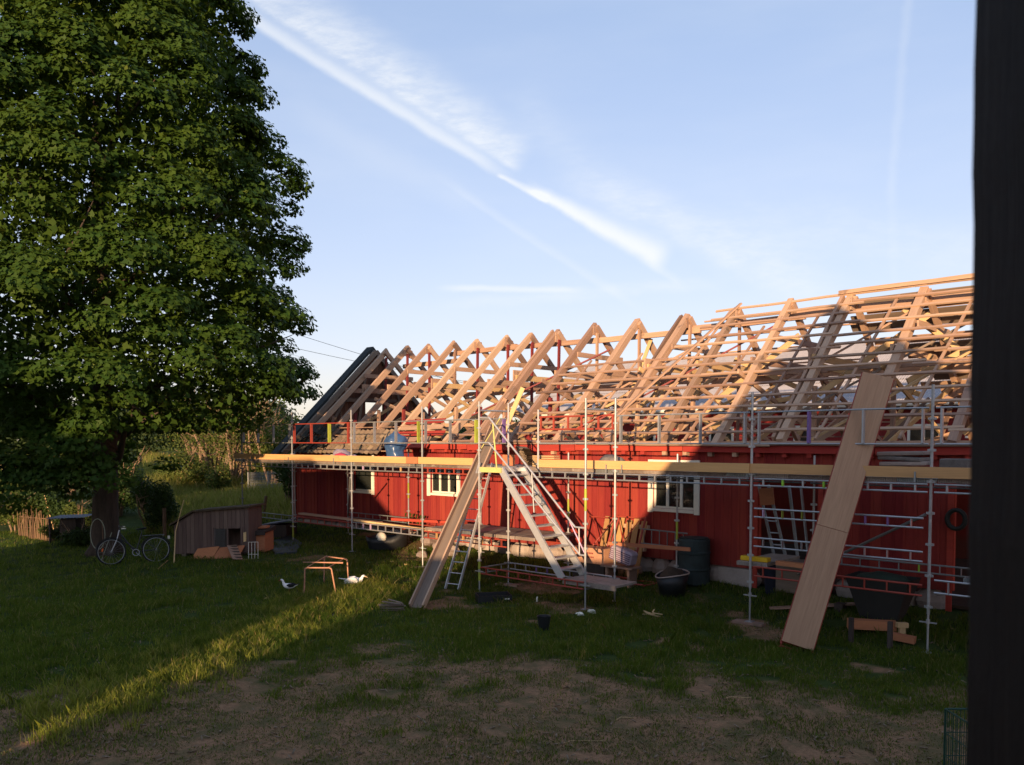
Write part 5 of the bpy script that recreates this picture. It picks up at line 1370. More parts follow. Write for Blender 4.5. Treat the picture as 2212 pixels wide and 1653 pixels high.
# table with corrugated sheet on top
tb = onG(155, 1172); tb2 = thing('sheet_table', tuple(tb), 'dark crate table covered by a blue-grey corrugated sheet left of the maple', 'table')
q = MB(); n_ = 24; vs = []
for b0 in (-.45, .45):
    for i in range(n_+1):
        p = tb+RGT*(-.62+1.24*i/n_)+FWD*b0+Vector((0, 0, .80+.018*(i % 2)+.05*i/n_+(.04 if b0 > 0 else 0))); vs.append(p)
q.add(vs, [(i, i+1, n_+2+i, n_+1+i) for i in range(n_)]); q.build('corrugated_sheet', SHEETB, tb2)
q = MB()
q.box(-.22, .30, -.3, .3, -.02, .78); q.v = [tuple(tb+RGT*v_[0]+FWD*v_[1]+Vector((0, 0, v_[2]))) for v_ in q.v]; q.build('crate_body', DARKW, tb2)
for a_ in (-.5, .55):
    for b0 in (-.35, .35): q = MB(); p = tb+RGT*a_+FWD*b0; q.beam(p-Vector((0, 0, .05)), p+Vector((0, 0, .80)), .05, .05); q.build('leg', DARKW, tb2)
# hoop of hose hanging on a stake, and a garden pole
hp = onG(223, 1215)
q = MB(); q.tube([hp, hp+Vector((0, 0, 1.15))], .014, 6); st_ = thing('hose_stake', tuple(hp), 'thin stake with a pale hose loop hanging left of the maple trunk', 'stake'); q.build('stake', STRAWW, st_)
q = MB(); q.tube([hp+RGT*(-.12+.20*math.cos(t))+Vector((0, 0, .78+.42*math.sin(t)))-FWD*.03 for t in [i*2*math.pi/24 for i in range(24)]], .012, 5, closed=True); q.build('hose_loop', mat('pale_hose', (.30, .32, .24), rnd=0), st_)
q = MB(); a = onG(218, 1213); q.tube([a, a+RGT*.22+Vector((0, 0, .78))+FWD*.2], .011, 6); tag(q.build('garden_pole', mat('pale_hose', (0, 0, 0)), None, base=a), 'thin pale pole leaning against the maple beside the bicycle wheel', 'pole')

# ================================================================== BIRDS
def bird(name, loc, hd, L, mats, label, pose='stand', group=None, cat='duck'):
    """L = body length; hd = heading vector"""
    loc = Vector(loc); hd = Vector(hd); hd.z = 0; hd.normalize(); sd = Vector((-hd.y, hd.x, 0)); u = Vector((0, 0, 1))
    th = thing(name, tuple(loc), label, cat, group)
    def p(a, z, s=0): return loc+hd*a*L+u*z*L+sd*s*L
    body, dark, bill = mats
    g = 0.03 if pose != 'stand' else .14
    if pose == 'rest':
        cen = [p(-.62, g+.10), p(-.5, g+.13), p(-.3, g+.20), p(0, g+.23), p(.25, g+.24), p(.38, g+.32), p(.42, g+.41), p(.45, g+.49), p(.52, g+.50), p(.58, g+.48)]
    else:
        cen = [p(-.62, g+.34), p(-.5, g+.31), p(-.3, g+.26), p(0, g+.24), p(.25, g+.28), p(.38, g+.42), p(.42, g+.58), p(.46, g+.70), p(.54, g+.74), p(.61, g+.72)]
    rad = [(.03, .015), (.10, .04), (.19, .15), (.235, .22), (.19, .19), (.10, .11), (.072, .075), (.082, .075), (.078, .072), (.03, .03)]
    q = MB(); q.loft(cen, [(a*L, b_*L) for a, b_ in rad], 14, side=tuple(sd)); q.build('body', body, th, smooth=True).modifiers.new('s', 'SUBSURF').levels = 1
    h = cen[-1]
    q = MB(); q.loft([h-hd*.03*L, h+hd*.06*L-u*.035*L, h+hd*.15*L-u*.085*L], [(.035*L, .035*L), (.036*L, .022*L), (.030*L, .010*L)], 8, side=tuple(sd)); q.build('bill', bill, th, smooth=True)
    for s in (-1, 1):
        q = MB(); e_ = cen[-2]+sd*s*.070*L+u*.02*L+hd*.01*L; q.blob(e_, .013*L, .008*L, .013*L, 6, 4, 0); q.build('eye', BLACKF, th)
        q = MB(); q.loft([p(.18, g+.30, s*.17), p(.0, g+.33, s*.215), p(-.25, g+.33, s*.185), p(-.52, g+.34 if pose == 'stand' else g+.20, s*.07)], [(.02*L, .07*L), (.035*L, .14*L), (.03*L, .12*L), (.008*L, .03*L)], 8, side=tuple(sd))
        q.build('wing', dark, th, smooth=True)
    q = MB(); q.loft([p(-.42, g+.34), p(-.60, g+.36), p(-.80, g+.40)], [(.10*L, .03*L), (.09*L, .02*L), (.05*L, .008*L)], 8, side=tuple(sd)); q.build('tail', dark, th, smooth=True)
    if pose == 'stand':
        for s in (-1, 1):
            q = MB(); q.tube([p(-.02, g+.08, s*.09), p(.0, .015, s*.09)], .014*L, 6); q.tube([p(-.02, .012, s*.09), p(.08, .008, s*.12)], .012*L, 5); q.tube([p(-.02, .012, s*.09), p(.09, .008, s*.08)], .012*L, 5); q.build('leg', bill, th)
    return th
bird('duck', onG(625, 1278), RGT*-1+FWD*-.25, .31, (WHITEB, BLACKF, REDSKIN), 'white duck with black wings and red face standing in the shade')
bird('duck', onG(765, 1266), RGT+FWD*.1, .44, (WHITEB, WHITEB, NEW), 'all white duck lying down in the sunlit grass by the copper frame', 'rest')
dk = [(846, 1216, DOWN, 'yellow duckling at the left of the group near the third post'), (862, 1225, DOWND, 'dark brown duckling in the middle of the group near the third post'), (877, 1222, DOWN, 'yellow duckling at the right of the group near the third post'),
      (880, 1213, DOWND, 'farthest duckling, dark backed, in the group near the third post'), (799, 1199, DOWND, 'duckling close to the front of the black tub'), (690, 1283, DOWN, 'yellow duckling resting in the shade between the copper frame legs'), (574, 1296, DOWN, 'lone yellow duckling in the shade left of the duck'), (868, 1227, DOWN, 'pale duckling just beside the dark brown duckling')]
for i, (px, py, mt_, lab) in enumerate(dk):
    bird('duckling', onG(px, py), (math.cos(i*2.1), math.sin(i*2.1), 0), .095, (mt_, mt_, COPPER), lab, 'rest', 'ducklings out on the lawn', 'duckling')
# copper-coloured tube frame
fa_, fb2, fc, fd_ = onG(657, 1288), onG(727, 1288), onG(700, 1258), onG(753, 1266)
fr_ = thing('tube_frame', tuple((fa_+fb2)/2), 'copper-coloured tubular stool frame without a seat on the lawn', 'frame')
H_ = .62
def arch(name, a, b_, h_, ins):
    d = (b_-a).normalized()
    ta = a+Vector((0, 0, h_))+d*.02; tb_ = b_+Vector((0, 0, h_))-d*ins
    q = MB(); q.tube([a-Vector((0, 0, .03)), ta-Vector((0, 0, .05)), ta-Vector((0, 0, .015))+d*.015, ta+d*.06, tb_-d*.06, tb_-Vector((0, 0, .015))-d*.015, tb_-Vector((0, 0, .05)), b_-Vector((0, 0, .03))], .016, 8)
    return q.build(name, COPPER, fr_), ta, tb_
_, a1, a2_ = arch('leg_bow', fa_, fb2, H_, .1)
_, a3, a4 = arch('leg_bow', fc, fd_, H_, .03)
for s in (.1, .9): q = MB(); q.tube([a1.lerp(a2_, s)+Vector((0, 0, .015)), a3.lerp(a4, s)+Vector((0, 0, .015))], .009, 6); q.build('cross_rod', COPPER, fr_)
q = MB(); e0 = a1.lerp(a3, .35)-(a2_-a1)*.35; e1 = a2_.lerp(a4, .35)+(a2_-a1)*.22; q.tube([e0+Vector((0, 0, .03)), e1+Vector((0, 0, .04))], [.008, .020], 8)
tag(q.build('pole', COPPER, None, base=e0), 'tapered copper-coloured pole lying across the tubular stool frame', 'pole')

# ================================================================== YARD CLUTTER
# black oval tub with a white domed float
tl = onG(838, 1193); tw = thing('oval_tub', tuple(tl), 'large black oval tub on the lawn with a rising far end', 'tub')
axx = Vector((1, .12, 0)).normalized(); axx = RGT; ayy = FWD
q = MB(); n_ = 28; rings = [(.86, .0), (.93, .18), (1.0, .36), (.95, .355), (.86, .16), (.80, .05)]
for k_, z_ in rings:
    for j in range(n_):
        t = 2*math.pi*j/n_; a_ = .64*k_*math.cos(t); b0 = .42*k_*math.sin(t)
        lift = .14*sm(.1, .64, a_)*(z_/.36) + .10*sm(.2, .64, a_)
        p = tl+axx*a_+ayy*b0+Vector((0, 0, z_+lift)); q.v.append(tuple(p))
for i in range(len(rings)-1):
    for j in range(n_): q.f.append((i*n_+j, i*n_+(j+1) % n_, (i+1)*n_+(j+1) % n_, (i+1)*n_+j)); q.mi.append(0)
q.f.append(tuple(range((len(rings)-1)*n_, len(rings)*n_))); q.mi.append(0)
q.build('tub_shell', BLACKP, tw, smooth=True)
q = MB(); q.blob(tl-axx*.14-ayy*.30+Vector((0, 0, .34)), .19, .13, .17, 14, 9, .03, flat=.6)
q.v = [(x, y, z) for x, y, z in q.v]
ob = q.build('float_dome', [WHITE], None, base=tl-axx*.14-ayy*.30+Vector((0, 0, .24)), smooth=True)
tag(ob, 'round white dome resting on the near rim of the black oval tub', 'dome')
q = MB()
for (a_, z_) in ((.0, .41), (.05, .40), (.09, .37), (.03, .37), (-.02, .38)): q.blob(tl-axx*(.14-a_)-ayy*.415+Vector((0, 0, z_)), .022, .012, .014, 6, 4, .1)
pp_ = q.build('printed_patch', CHIMR, ob)
# stone heap under the mid platform's left end
rs = random.Random(12)
for i, (px, py, r_, lab) in enumerate([(930, 1192, .24, 'big pinkish field stone at the left end of the stone heap'), (957, 1178, .20, 'rounded sunlit stone in the middle of the heap under the platform'), (948, 1200, .20, 'flat stone lying in front of the heap left of the chute'), (975, 1205, .22, 'reddish stone directly behind the narrow wooden chute'),
                                 (1000, 1172, .20, 'sunlit stone below the platform beam right of the chute'), (985, 1190, .17, 'small pale stone in the heap behind the chute'), (912, 1203, .15, 'small stone at the outer left of the heap by the third post'), (1040, 1185, .26, 'orange-lit slab of rock under the middle of the platform')]):
    c = onG(px, py+8); q = MB(); q.blob(c+Vector((0, 0, r_*.35)), r_*1.15, r_*.85, r_*.72, 9, 7, .22, seed=i*3+1, rot=Matrix.Rotation(rs.uniform(0, 3), 3, 'Z'))
    tag(q.build('stone', STONE, None, base=c), lab, 'stone', 'stones heaped under the platform')
# little plants against the wall at the left of the platform
for i, (px, lab) in enumerate([(1020/1.157, 'tall green weed growing at the wall between the second and third posts'), (905, 'small weed growing at the wall behind the third post')]):
    c = onY(px, 1130, 2.05); c = Vector((c.x, 2.05, gz(c.x, 2.05)))
    q = MB()
    for k in range(5):
        a = k*1.3; q.tube([c, c+Vector((math.cos(a)*.1, 0.02, .35)), c+Vector((math.cos(a)*.2, 0, .62+.1*(k % 3)))], [.012, .010, .004], 5)
        for j in range(5): p_ = c+Vector((math.cos(a)*(.05+.035*j), 0, .2+.1*j)); q.add([p_, p_+Vector((.09, -.03, .05)), p_+Vector((.12, -.02, .12)), p_+Vector((.02, 0, .08))], [(0, 1, 2, 3)])
    tag(q.build('weed', LEAFB, None, base=c), lab, 'weed')
# pallet of tan boards leaning on the wall
pc = Vector((onY(1344, 1180, 2.0).x, 1.75, 0)); pc.z = gz(pc.x, pc.y)
pt = thing('leaning_pallet', tuple(pc), 'tan wooden pallet standing upright against the red wall', 'pallet')
lean = Vector((0, .30, 1.0)); 
for k in range(6):
    x_ = pc.x-.52+k*.21+random.uniform(-.01, .01)
    b0 = Vector((x_, pc.y, pc.z)); beam('pallet_board', b0, b0+lean*(1.34-.05*(k % 2)), .15, .022, TANW, pt, up=(0, -1, .3))
for z_ in (.15, .65, 1.15): b0 = Vector((pc.x-.62, pc.y+.3*z_+.06, pc.z+z_)); beam('pallet_rail', b0, b0+Vector((1.27, 0, 0)), .09, .09, OLD, pt)
# red steel frames leaning at the same place
for i, (dx_, sc_, lab) in enumerate([(-.95, 1.0, 'left red steel frame leaning on the wall behind the stair foot'), (-.1, 1.05, 'right red steel frame leaning over the tan pallet')]):
    b0 = Vector((pc.x+dx_, 1.35-.12*i, pc.z)); th = thing('steel_frame', tuple(b0), lab, 'frame', 'red frames leaning on the wall')
    t0 = b0+Vector((0, .65, 1.35*sc_)); e = Vector((.85, .0, 0))
    for p, r_ in ((b0, t0), (b0+e, t0+e)): q = MB(); q.tube([p, r_], .025, 6); q.build('frame_side', REDS, th)
    for t in (.05, .45, .98): q = MB(); q.tube([b0.lerp(t0, t), b0.lerp(t0, t)+e], .02, 6); q.build('frame_bar', REDS, th)
    q = MB(); q.tube([b0.lerp(t0, .98)+e*.1, b0.lerp(t0, .45)+e*.6], .014, 5); q.tube([b0.lerp(t0, .98)+e*.85, b0.lerp(t0, .45)+e*.35], .014, 5); q.build('frame_strut', REDS, th)
# pinkish box with print
bx0 = Vector((onY(1270, 1170, 1.3).x, 1.25, 0)); bx0.z = gz(bx0.x, bx0.y)
cb = thing('carton', tuple(bx0), 'pale orange carton with rows of small dark print behind the stair foot', 'carton')
q = MB(); q.box(bx0.x-.35, bx0.x+.62, 1.1, 1.5, bx0.z+.40, bx0.z+.76); q.build('carton_body', mat('pink_card', (.52, .27, .16), rnd=0), cb)
q = MB(); q.box(bx0.x-.32, bx0.x+.6, 1.13, 1.47, bx0.z-.02, bx0.z+.395); q.build('support_box', DARKW, cb)
q = MB(); r_ = random.Random(3)
for row in range(2):
    x_ = bx0.x-.25
    while x_ < bx0.x+.3:
        w_ = r_.uniform(.015, .04); q.box(x_, x_+w_, 1.094, 1.0985, bx0.z+.62-row*.09, bx0.z+.655-row*.09); x_ += w_+.014
q.build('print', REDDK if True else DARKW, cb)
# striped paper bag hanging over the pallet's edge
sb = Vector((onY(1350, 1195, 1.2).x, 1.15, 0)); sb.z = gz(sb.x, sb.y)
bg_ = thing('striped_sack', tuple(sb), 'crumpled lilac striped sack on a tilted board beside the fourth post', 'sack')
q = MB(); q.box(sb.x-.30, sb.x+.30, .98, 1.3, sb.z+.52, sb.z+.84, rot=Matrix.Rotation(.25, 3, 'Y')); 
ob = q.build('sack_body', LILAC, bg_); ob.modifiers.new('b', 'BEVEL').width = .05
q = MB()
for k in range(6): q.box(sb.x-.27, sb.x+.29, .972, .979, sb.z+.55+k*.045, sb.z+.565+k*.045, rot=Matrix.Rotation(.25, 3, 'Y'), piv=(sb.x, 1.0, sb.z+.68))
q.build('stripes', DKSTRIPE, bg_)
q = MB(); q.box(sb.x-.5, sb.x+.35, .95, 1.35, sb.z+.40, sb.z+.44); q.box(sb.x-.4, sb.x-.34, 1.0, 1.3, sb.z-.02, sb.z+.399); q.box(sb.x+.2, sb.x+.26, 1.0, 1.3, sb.z-.02, sb.z+.399); q.build('trestle', OLD, bg_)
# long orange plank and a steel ladder beam beyond it
a = onY(1385, 1183, 1.2); b_ = onY(1491, 1187, 1.2)
q_ = beam('plank', a+Vector((-.9, 0, .02)), b_, .05, .08, ORANGE, None); tag(q_, 'orange-brown plank reaching from the pallet across the dark drum', 'plank')
spl = thing('spare_ladder_beam', (a.x, 1.6, 1.05), 'grey steel lattice beam propped between pallet and dark drum', 'beam')
ladder_beam('lattice', (a.x-.4, 1.75, 1.02), (b_.x-.4, 1.75, 1.0), .33, STEELD, spl, 6)
# red frames lying on the ground at the stair foot
fl_ = onG(1355, 1268); th = thing('steel_frame', tuple(fl_), 'red steel frame lying flat in the grass by the fourth post', 'frame')
q = MB()
for (p, r_) in (((-.7, -.2), (.5, -.1)), ((-.65, .3), (.6, .35)), ((-.7, -.2), (-.65, .3)), ((.5, -.1), (.6, .35)), ((-.1, -.15), (0, .32))): q.tube([fl_+Vector((p[0], p[1], .05)), fl_+Vector((r_[0], r_[1], .07))], .02, 6)
q.build('frame_tubes', REDS, th)
# dark drum
dr = onG(1498, 1262); dr = Vector((dr.x, dr.y, dr.z))
th = thing('water_drum', tuple(dr), 'tall dark green plastic drum standing by the red wall', 'drum')
q = MB(); q.lathe([(.33, 0), (.35, .03), (.35, .30), (.365, .32), (.365, .35), (.35, .37), (.35, .66), (.365, .68), (.365, .71), (.35, .73), (.35, .96), (.33, 1.0)], dr, 24); q.build('drum_body', DRUM, th, smooth=False)
q = MB(); q.lathe([(.30, 0), (.31, .02), (.05, .03)], dr+Vector((0, 0, 1.0)), 20); q.build('drum_lid', DRUM, th)
# black tub with soil
bt = onG(1452, 1290)
th = thing('rubber_tub', tuple(bt), 'black plastic tub with a pale rim and a heap of soil', 'tub')
q = MB(); n_ = 24; rings = [(.26, 0), (.30, .25), (.355, .47), (.34, .468), (.29, .25), (.25, .1)]
for r_, z_ in rings:
    for j in range(n_):
        t = 2*math.pi*j/n_; q.v.append(tuple(bt+RGT*r_*math.cos(t)+FWD*r_*.9*math.sin(t)+Vector((0, 0, z_+.10*(z_/.47)*(math.cos(t)*.5-.2*math.cos(2*t)+.5*math.sin(t)*.5)))))
for i in range(len(rings)-1):
    for j in range(n_): q.f.append((i*n_+j, i*n_+(j+1) % n_, (i+1)*n_+(j+1) % n_, (i+1)*n_+j)); q.mi.append(0)
q.f.append(tuple(range(n_))[::-1]); q.mi.append(0)
q.build('tub_shell', BLACKP, th, smooth=True)
ri = [bt+RGT*.355*math.cos(t)+FWD*.355*.9*math.sin(t)+Vector((0, 0, .475+.10*(math.cos(t)*.5-.2*math.cos(2*t)+.5*math.sin(t)*.5))) for t in [j*2*math.pi/n_ for j in range(n_)]]
q = MB(); q.tube(ri, .014, 6, closed=True); q.build('rim', mat('dull_pink_rim', (.42, .32, .27), rnd=0), th)
q = MB(); q.blob(bt+Vector((0, 0, .36)), .29, .26, .26, 14, 8, .12, flat=.6, seed=4); q.build('soil_heap', SOIL, th, smooth=True)
# low black crate and a small bucket on the lawn
bc = onG(1066, 1300); th = thing('black_crate', tuple(bc), 'low black plastic crate on the lawn right of the slim ladder', 'crate')
def gb(q, base, a0, a1, b0, b1, z0, z1, ang=.2):
    A = (RGT*math.cos(ang)+FWD*math.sin(ang)); B_ = (FWD*math.cos(ang)-RGT*math.sin(ang))
    vs = [base+A*a+B_*b_+Vector((0, 0, z)) for a in (a0, a1) for b_ in (b0, b1) for z in (z0, z1)]
    return q.add(vs, [(0, 1, 3, 2), (4, 6, 7, 5), (0, 4, 5, 1), (2, 3, 7, 6), (0, 2, 6, 4), (1, 5, 7, 3)])
q = MB(); gb(q, bc, -.36, .36, -.24, .24, .0, .02); q.build('crate_floor', BLACKP, th)
q = MB(); gb(q, bc, -.36, .36, -.24, -.225, .021, .17); gb(q, bc, -.36, .36, .225, .24, .021, .17); gb(q, bc, -.36, -.345, -.224, .224, .021, .17); gb(q, bc, .345, .36, -.224, .224, .021, .17); q.build('crate_sides', BLACKP, th)
q = MB(); gb(q, bc, -.05, .07, -.15, -.1, .021, .03); gb(q, bc, .2, .3, -.25, -.242, .08, .11); q.build('paper_scrap', WHITE, th)
bb_ = onG(1175, 1360); q = MB(); q.lathe([(.09, 0), (.125, .24), (.135, .25), (.12, .245), (.085, .03)], bb_, 16)
tag(q.build('bucket', BLACKP, None, base=bb_, smooth=False), 'small black bucket standing alone on the lawn before the stair tower', 'bucket')
# bundle of laths on the lawn
lb = onG(846, 1320); th = thing('lath_bundle', tuple(lb), 'small heap of crossed grey laths on the lawn left of the chute foot', 'laths'); rs = random.Random(6)
for k in range(9):
    a = rs.uniform(-.25, .3) if k < 6 else rs.uniform(-.9, -.5); c = lb+Vector((rs.uniform(-.05, .05), rs.uniform(-.1, .1), .02+.022*k)); d = (RGT*math.cos(a)+FWD*math.sin(a)); beam('lath', c-d*.25, c+d*.25, .035, .02, OLDG, th)
# wood splinters and scraps
rs = random.Random(15)
for i, (px, py, mt_, lab) in enumerate([(1252, 1330, WHITE, 'white paper scrap left of the foot of the stair tower post'), (1279, 1325, WHITE, 'white paper scrap right of the foot of the stair tower post'), (905, 1277, STONE, 'pale stone beside the lower part of the narrow chute'), (1160, 1300, WHITE, 'tiny white feather upright on the lawn before the stair tower')]):
    c = onG(px, py); q = MB(); q.blob(c+Vector((0, 0, .03)), .10 if i < 3 else .025, .06 if i < 3 else .02, .045 if i < 3 else .08, 8, 5, .3, seed=i); tag(q.build('scrap', mt_, None, base=c), lab, 'scrap')
sp = onG(1418, 1334); th = thing('wood_splinters', tuple(sp), 'little heap of pale wood splinters on the lawn before the black tub', 'splinters')
for k in range(7):
    a = rs.uniform(0, 3.1); c = sp+Vector((rs.uniform(-.12, .12), rs.uniform(-.12, .12), .02+.01*k)); d = RGT*math.cos(a)+FWD*math.sin(a)*.6+Vector((0, 0, rs.uniform(0, .5))); beam('splinter', c, c+d*.2, .025, .012, NEW, th)
# planks and beams below the right chute
a = onG(1662, 1322); b_ = onG(1962, 1316)
tag(beam('plank', a+Vector((0, 0, .06)), b_+Vector((0, 0, .16)), .17, .03, OLD, None, seg=3, jit=.006), 'long pale plank lying low behind the foot of the plywood chute', 'plank')
p = onG(1815, 1330); q = MB(); q.beam(p-Vector((0, 0, .05)), p+Vector((0, 0, .14)), .16, .2); tag(q.build('block', DARKW, None, base=p), 'dark wooden block under the long pale plank', 'block')
a = onG(1830, 1368); b_ = onG(1935, 1372)
tag(beam('timber_beam', a+Vector((0, 0, .17)), b_+Vector((0, 0, .15)), .18, .16, ORANGE, None, seg=2, jit=.006), 'squared reddish beam lying near the right end post', 'beam')
a = onG(1926, 1386); b_ = onG(1977, 1394)
tag(beam('timber_beam', a+Vector((0, 0, .10)), b_+Vector((0, 0, .08)), .14, .11, ORANGE, None), 'short reddish beam end lying lower at the right of the squared beam', 'beam')
p = onG(1948, 1378); q = MB(); gb(q, p, -.09, .09, -.05, .05, .18, .26, 0); gb(q, p, -.05, .05, -.03, .03, -.02, .179, 0); tag(q.build('timber_offcut', NEW, None, base=p), 'pale sawn timber offcut on the reddish beam by the right end post', 'offcut')
for i, (px, py, lab) in enumerate([(1838, 1392, 'dark upright stake left under the right bay'), (1922, 1402, 'dark upright stake beside the reddish beam')]):
    p = onG(px, py); q = MB(); q.beam(p-Vector((0, 0, .1)), p+Vector((0, 0, .45)), .07, .07); tag(q.build('stake', DARKW, None, base=p), lab, 'stake')
# grey barrow hull and green sacks in the right bay
p = Vector((onY(1905, 1215, 1.2).x, 1.25, 0)); p.z = gz(p.x, p.y)
th = thing('grain_bin', tuple(p), 'wide grey bin narrowing downwards behind the red beam in the right bay', 'bin')
q = MB(); vs = [p+Vector((a_, b0, z_)) for z_, s in ((.0, .55), (.80, 1.0)) for a_, b0 in ((-.55*s, -.34*s), (.55*s, -.34*s), (.55*s, .34*s), (-.55*s, .34*s))]
q.add(vs, [(3, 2, 1, 0), (0, 1, 5, 4), (1, 2, 6, 5), (2, 3, 7, 6), (3, 0, 4, 7)]); q.build('bin_body', mat('dull_grey_green', (.032, .03, .026), rnd=0), th)
q = MB(); q.blob(p+Vector((0, 0, .72)), .48, .28, .16, 12, 7, .15, flat=.3); q.build('bin_load', mat('dark_green_cover', (.03, .05, .035), rnd=0), th, smooth=True)
q = MB(); pc2 = Vector((18.22, 2.18, 1.95)); q.tube([pc2+Vector((.15*math.cos(t), 0, .17*math.sin(t))) for t in [i*2*math.pi/16 for i in range(16)]], .045, 6, closed=True)
tag(q.build('hose_coil', mat('dull_grey_green', (0, 0, 0)), None, base=pc2), 'dim grey coil hanging by the dark doorway at the far right', 'coil')
# ladders, bin and chest in the left doorway
dx0 = Vector((14.95, 1.85, 0)); dx0.z = gz(dx0.x, dx0.y)
th = thing('step_ladder', tuple(dx0), 'aluminium folding ladder leaning in the dark doorway', 'ladder')
for i, (x_, t_) in enumerate(((14.72, -.32), (14.92, -.30), (15.12, -.05), (15.30, .02))):
    q = MB(); q.beam((x_+.25, 1.8+.1*i, dx0.z+.75), (x_+t_+.02, 2.15, 2.45), .028, .07); q.build('ladder_rail', STEELD, th)
for k in range(6):
    z_ = 1.0+k*.24; q = MB(); q.tube([(14.93-k*.055, 1.9, z_), (15.12-k*.055, 1.9, z_)], .014, 5); q.build('ladder_rung', ALU, th)
q = MB(); q.box(14.62, 14.92, 1.80, 1.84, 2.05, 2.40, rot=Matrix.Rotation(-.12, 3, 'Y')); q.build('hanging_board', ORANGE, th)
q = MB(); q.box(15.02, 15.6, 1.75, 2.2, dx0.z+.1, .92); q.box(14.97, 15.65, 1.72, 2.22, .921, .95); tag(q.build('work_bench', OLDG, None, base=(15, 1.9, dx0.z)), 'low workbench in front of the dark doorway under the folding ladder', 'bench')
p = Vector((onY(1676, 1210, 2.0).x, 2.0, gz(14.6, 2.0))); q = MB(); q.lathe([(.20, 0), (.26, .62), (.28, .63), (.28, .66)], p, 18); tag(q.build('dust_bin', mat('navy_plastic', (.012, .014, .026), rnd=0), None, base=p), 'dark blue bin standing by the workbench by the doorway', 'bin')
q = MB(); q.box(14.98, 15.2, 1.76, 1.84, .951, 1.05); tag(q.build('blue_case', BLUEP, None, base=(15.1, 1.8, .95)), 'small bright blue case on the front of the workbench', 'case')
# wire crate at the lower right
p = atd(2128, 1560, 7.6); p = Vector((p.x, p.y, gz(p.x, p.y))); th = thing('wire_crate', tuple(p), 'green wire mesh crate low at the right beside the dark timber', 'crate'); hh = .72
for (a_, b0) in ((0, 0), (.7, 0), (0, .7), (.7, .7)): q = MB(); q.tube([p+RGT*a_+FWD*b0, p+RGT*a_+FWD*b0+Vector((0, 0, hh))], .012, 6); q.build('corner_rod', GREENW, th)
q = MB(); cs = [(0, 0), (.7, 0), (.7, .7), (0, .7)]
for z_ in (.0, .24, .48, hh): q.tube([p+RGT*a_+FWD*b0+Vector((0, 0, z_)) for a_, b0 in cs], .006 if z_ < hh else .011, 5, closed=True)
for k in range(1, 18):
    t = k*.7/18
    for f_ in (lambda t: RGT*t, lambda t: FWD*t, lambda t: RGT*t+FWD*.7): q.tube([p+f_(t), p+f_(t)+Vector((0, 0, hh))], .0035, 4)
q.build('wire_mesh', GREENW, th)
# fallen twigs on the bare earth
for i, (px, py, L_, a_, lab) in enumerate([(1255, 1857/1.157, .55, .1, 'thin pale straw curving on the bare earth low in the middle'), (1590/1.0, 1747/1.157, .4, 0, 'thin pale stick lying on the worn lawn right of the middle'), (1350, 1798/1.157, .25, .05, 'short pale stick on the dry ground below the black bucket')]):
    c = onG(px, py); d = RGT*math.cos(a_)+FWD*math.sin(a_); q = MB(); q.tube([c-d*L_/2+Vector((0, 0, .01))-FWD*.06, c-d*L_*.2+Vector((0, 0, .03)), c+d*L_/2+Vector((0, 0, .015))], .004, 5); tag(q.build('twig', NEW, None, base=c), lab, 'twig')
# overhead wires
for i, (a, b_, lab) in enumerate([((540, 690, 52), (1350, 905, 60), 'upper thin overhead wire running down behind the barn gable'), ((560, 735, 54), (1300, 860, 66), 'lower thin overhead wire behind the barn gable')]):
    p0, p1 = atd(*a), atd(*b_); pts = [p0.lerp(p1, k/16)-Vector((0, 0, 1.2*math.sin(math.pi*k/16)*.4)) for k in range(17)]
    q = MB(); q.tube(pts, .014, 5); tag(q.build('overhead_wire', BLACKP, None, base=p0), lab, 'wire', 'overhead wires')
# ================================================================== THE VIEWER'S BUILDING, THEN UNSEEN CASTERS ADDED TO SHADE THE YARD
E1 = Vector((.882, .471, 0)); E2 = Vector((.471, -.882, 0))     # across, and towards the sun
def Pq(q_, B_, z_): p = E1*q_+E2*B_; return (p.x, p.y, z_)
def qbox(q, q0, q1, B0, B1, z0, z1):
    vs = [Pq(a, b_, z) for a in (q0, q1) for b_ in (B0, B1) for z in (z0, z1)]
    return q.add(vs, [(0, 1, 3, 2), (4, 6, 7, 5), (0, 4, 5, 1), (2, 3, 7, 6), (0, 2, 6, 4), (1, 5, 7, 3)])
# the building with the hatch the picture is taken from
hs = thing('hayloft_building', Pq(15.5, 26, 0), 'dark timber building whose tarred hatch post stands at the right edge', 'building')
QL, QR, BF, BK = 10.95, 20.0, 22.35, 29.5; QM = (QL+QR)/2; ZE = 3.35; ZR = ZE+(QM-QL)*1.22
q = MB(); qbox(q, QL, QL+.15, BF, BK, -.2, ZE); q.build('left_wall', DARKW, hs)
q = MB(); qbox(q, QR-.15, QR, BF, BK, -.2, ZE); q.build('right_wall', DARKW, hs)
q = MB(); qbox(q, QL+.151, QR-.151, BK-.15, BK, -.2, ZE); q.add([Pq(QL, BK, ZE+.001), Pq(QR, BK, ZE+.001), Pq(QM, BK, ZR), Pq(QL, BK-.1, ZE+.001), Pq(QR, BK-.1, ZE+.001), Pq(QM, BK-.1, ZR)], [(0, 1, 2), (3, 5, 4), (0, 2, 5, 3), (1, 4, 5, 2)]); q.build('back_wall', DARKW, hs)
OQ0, OQ1, OZ0, OZ1 = 11.5, 13.39, 2.45, 4.45
q = MB(); qbox(q, QL+.151, QR-.151, BF, BF+.12, -.2, OZ0); qbox(q, QL+.151, OQ0, BF, BF+.12, OZ0+.001, ZE)
zl = ZE+(OQ0-QL)*1.22
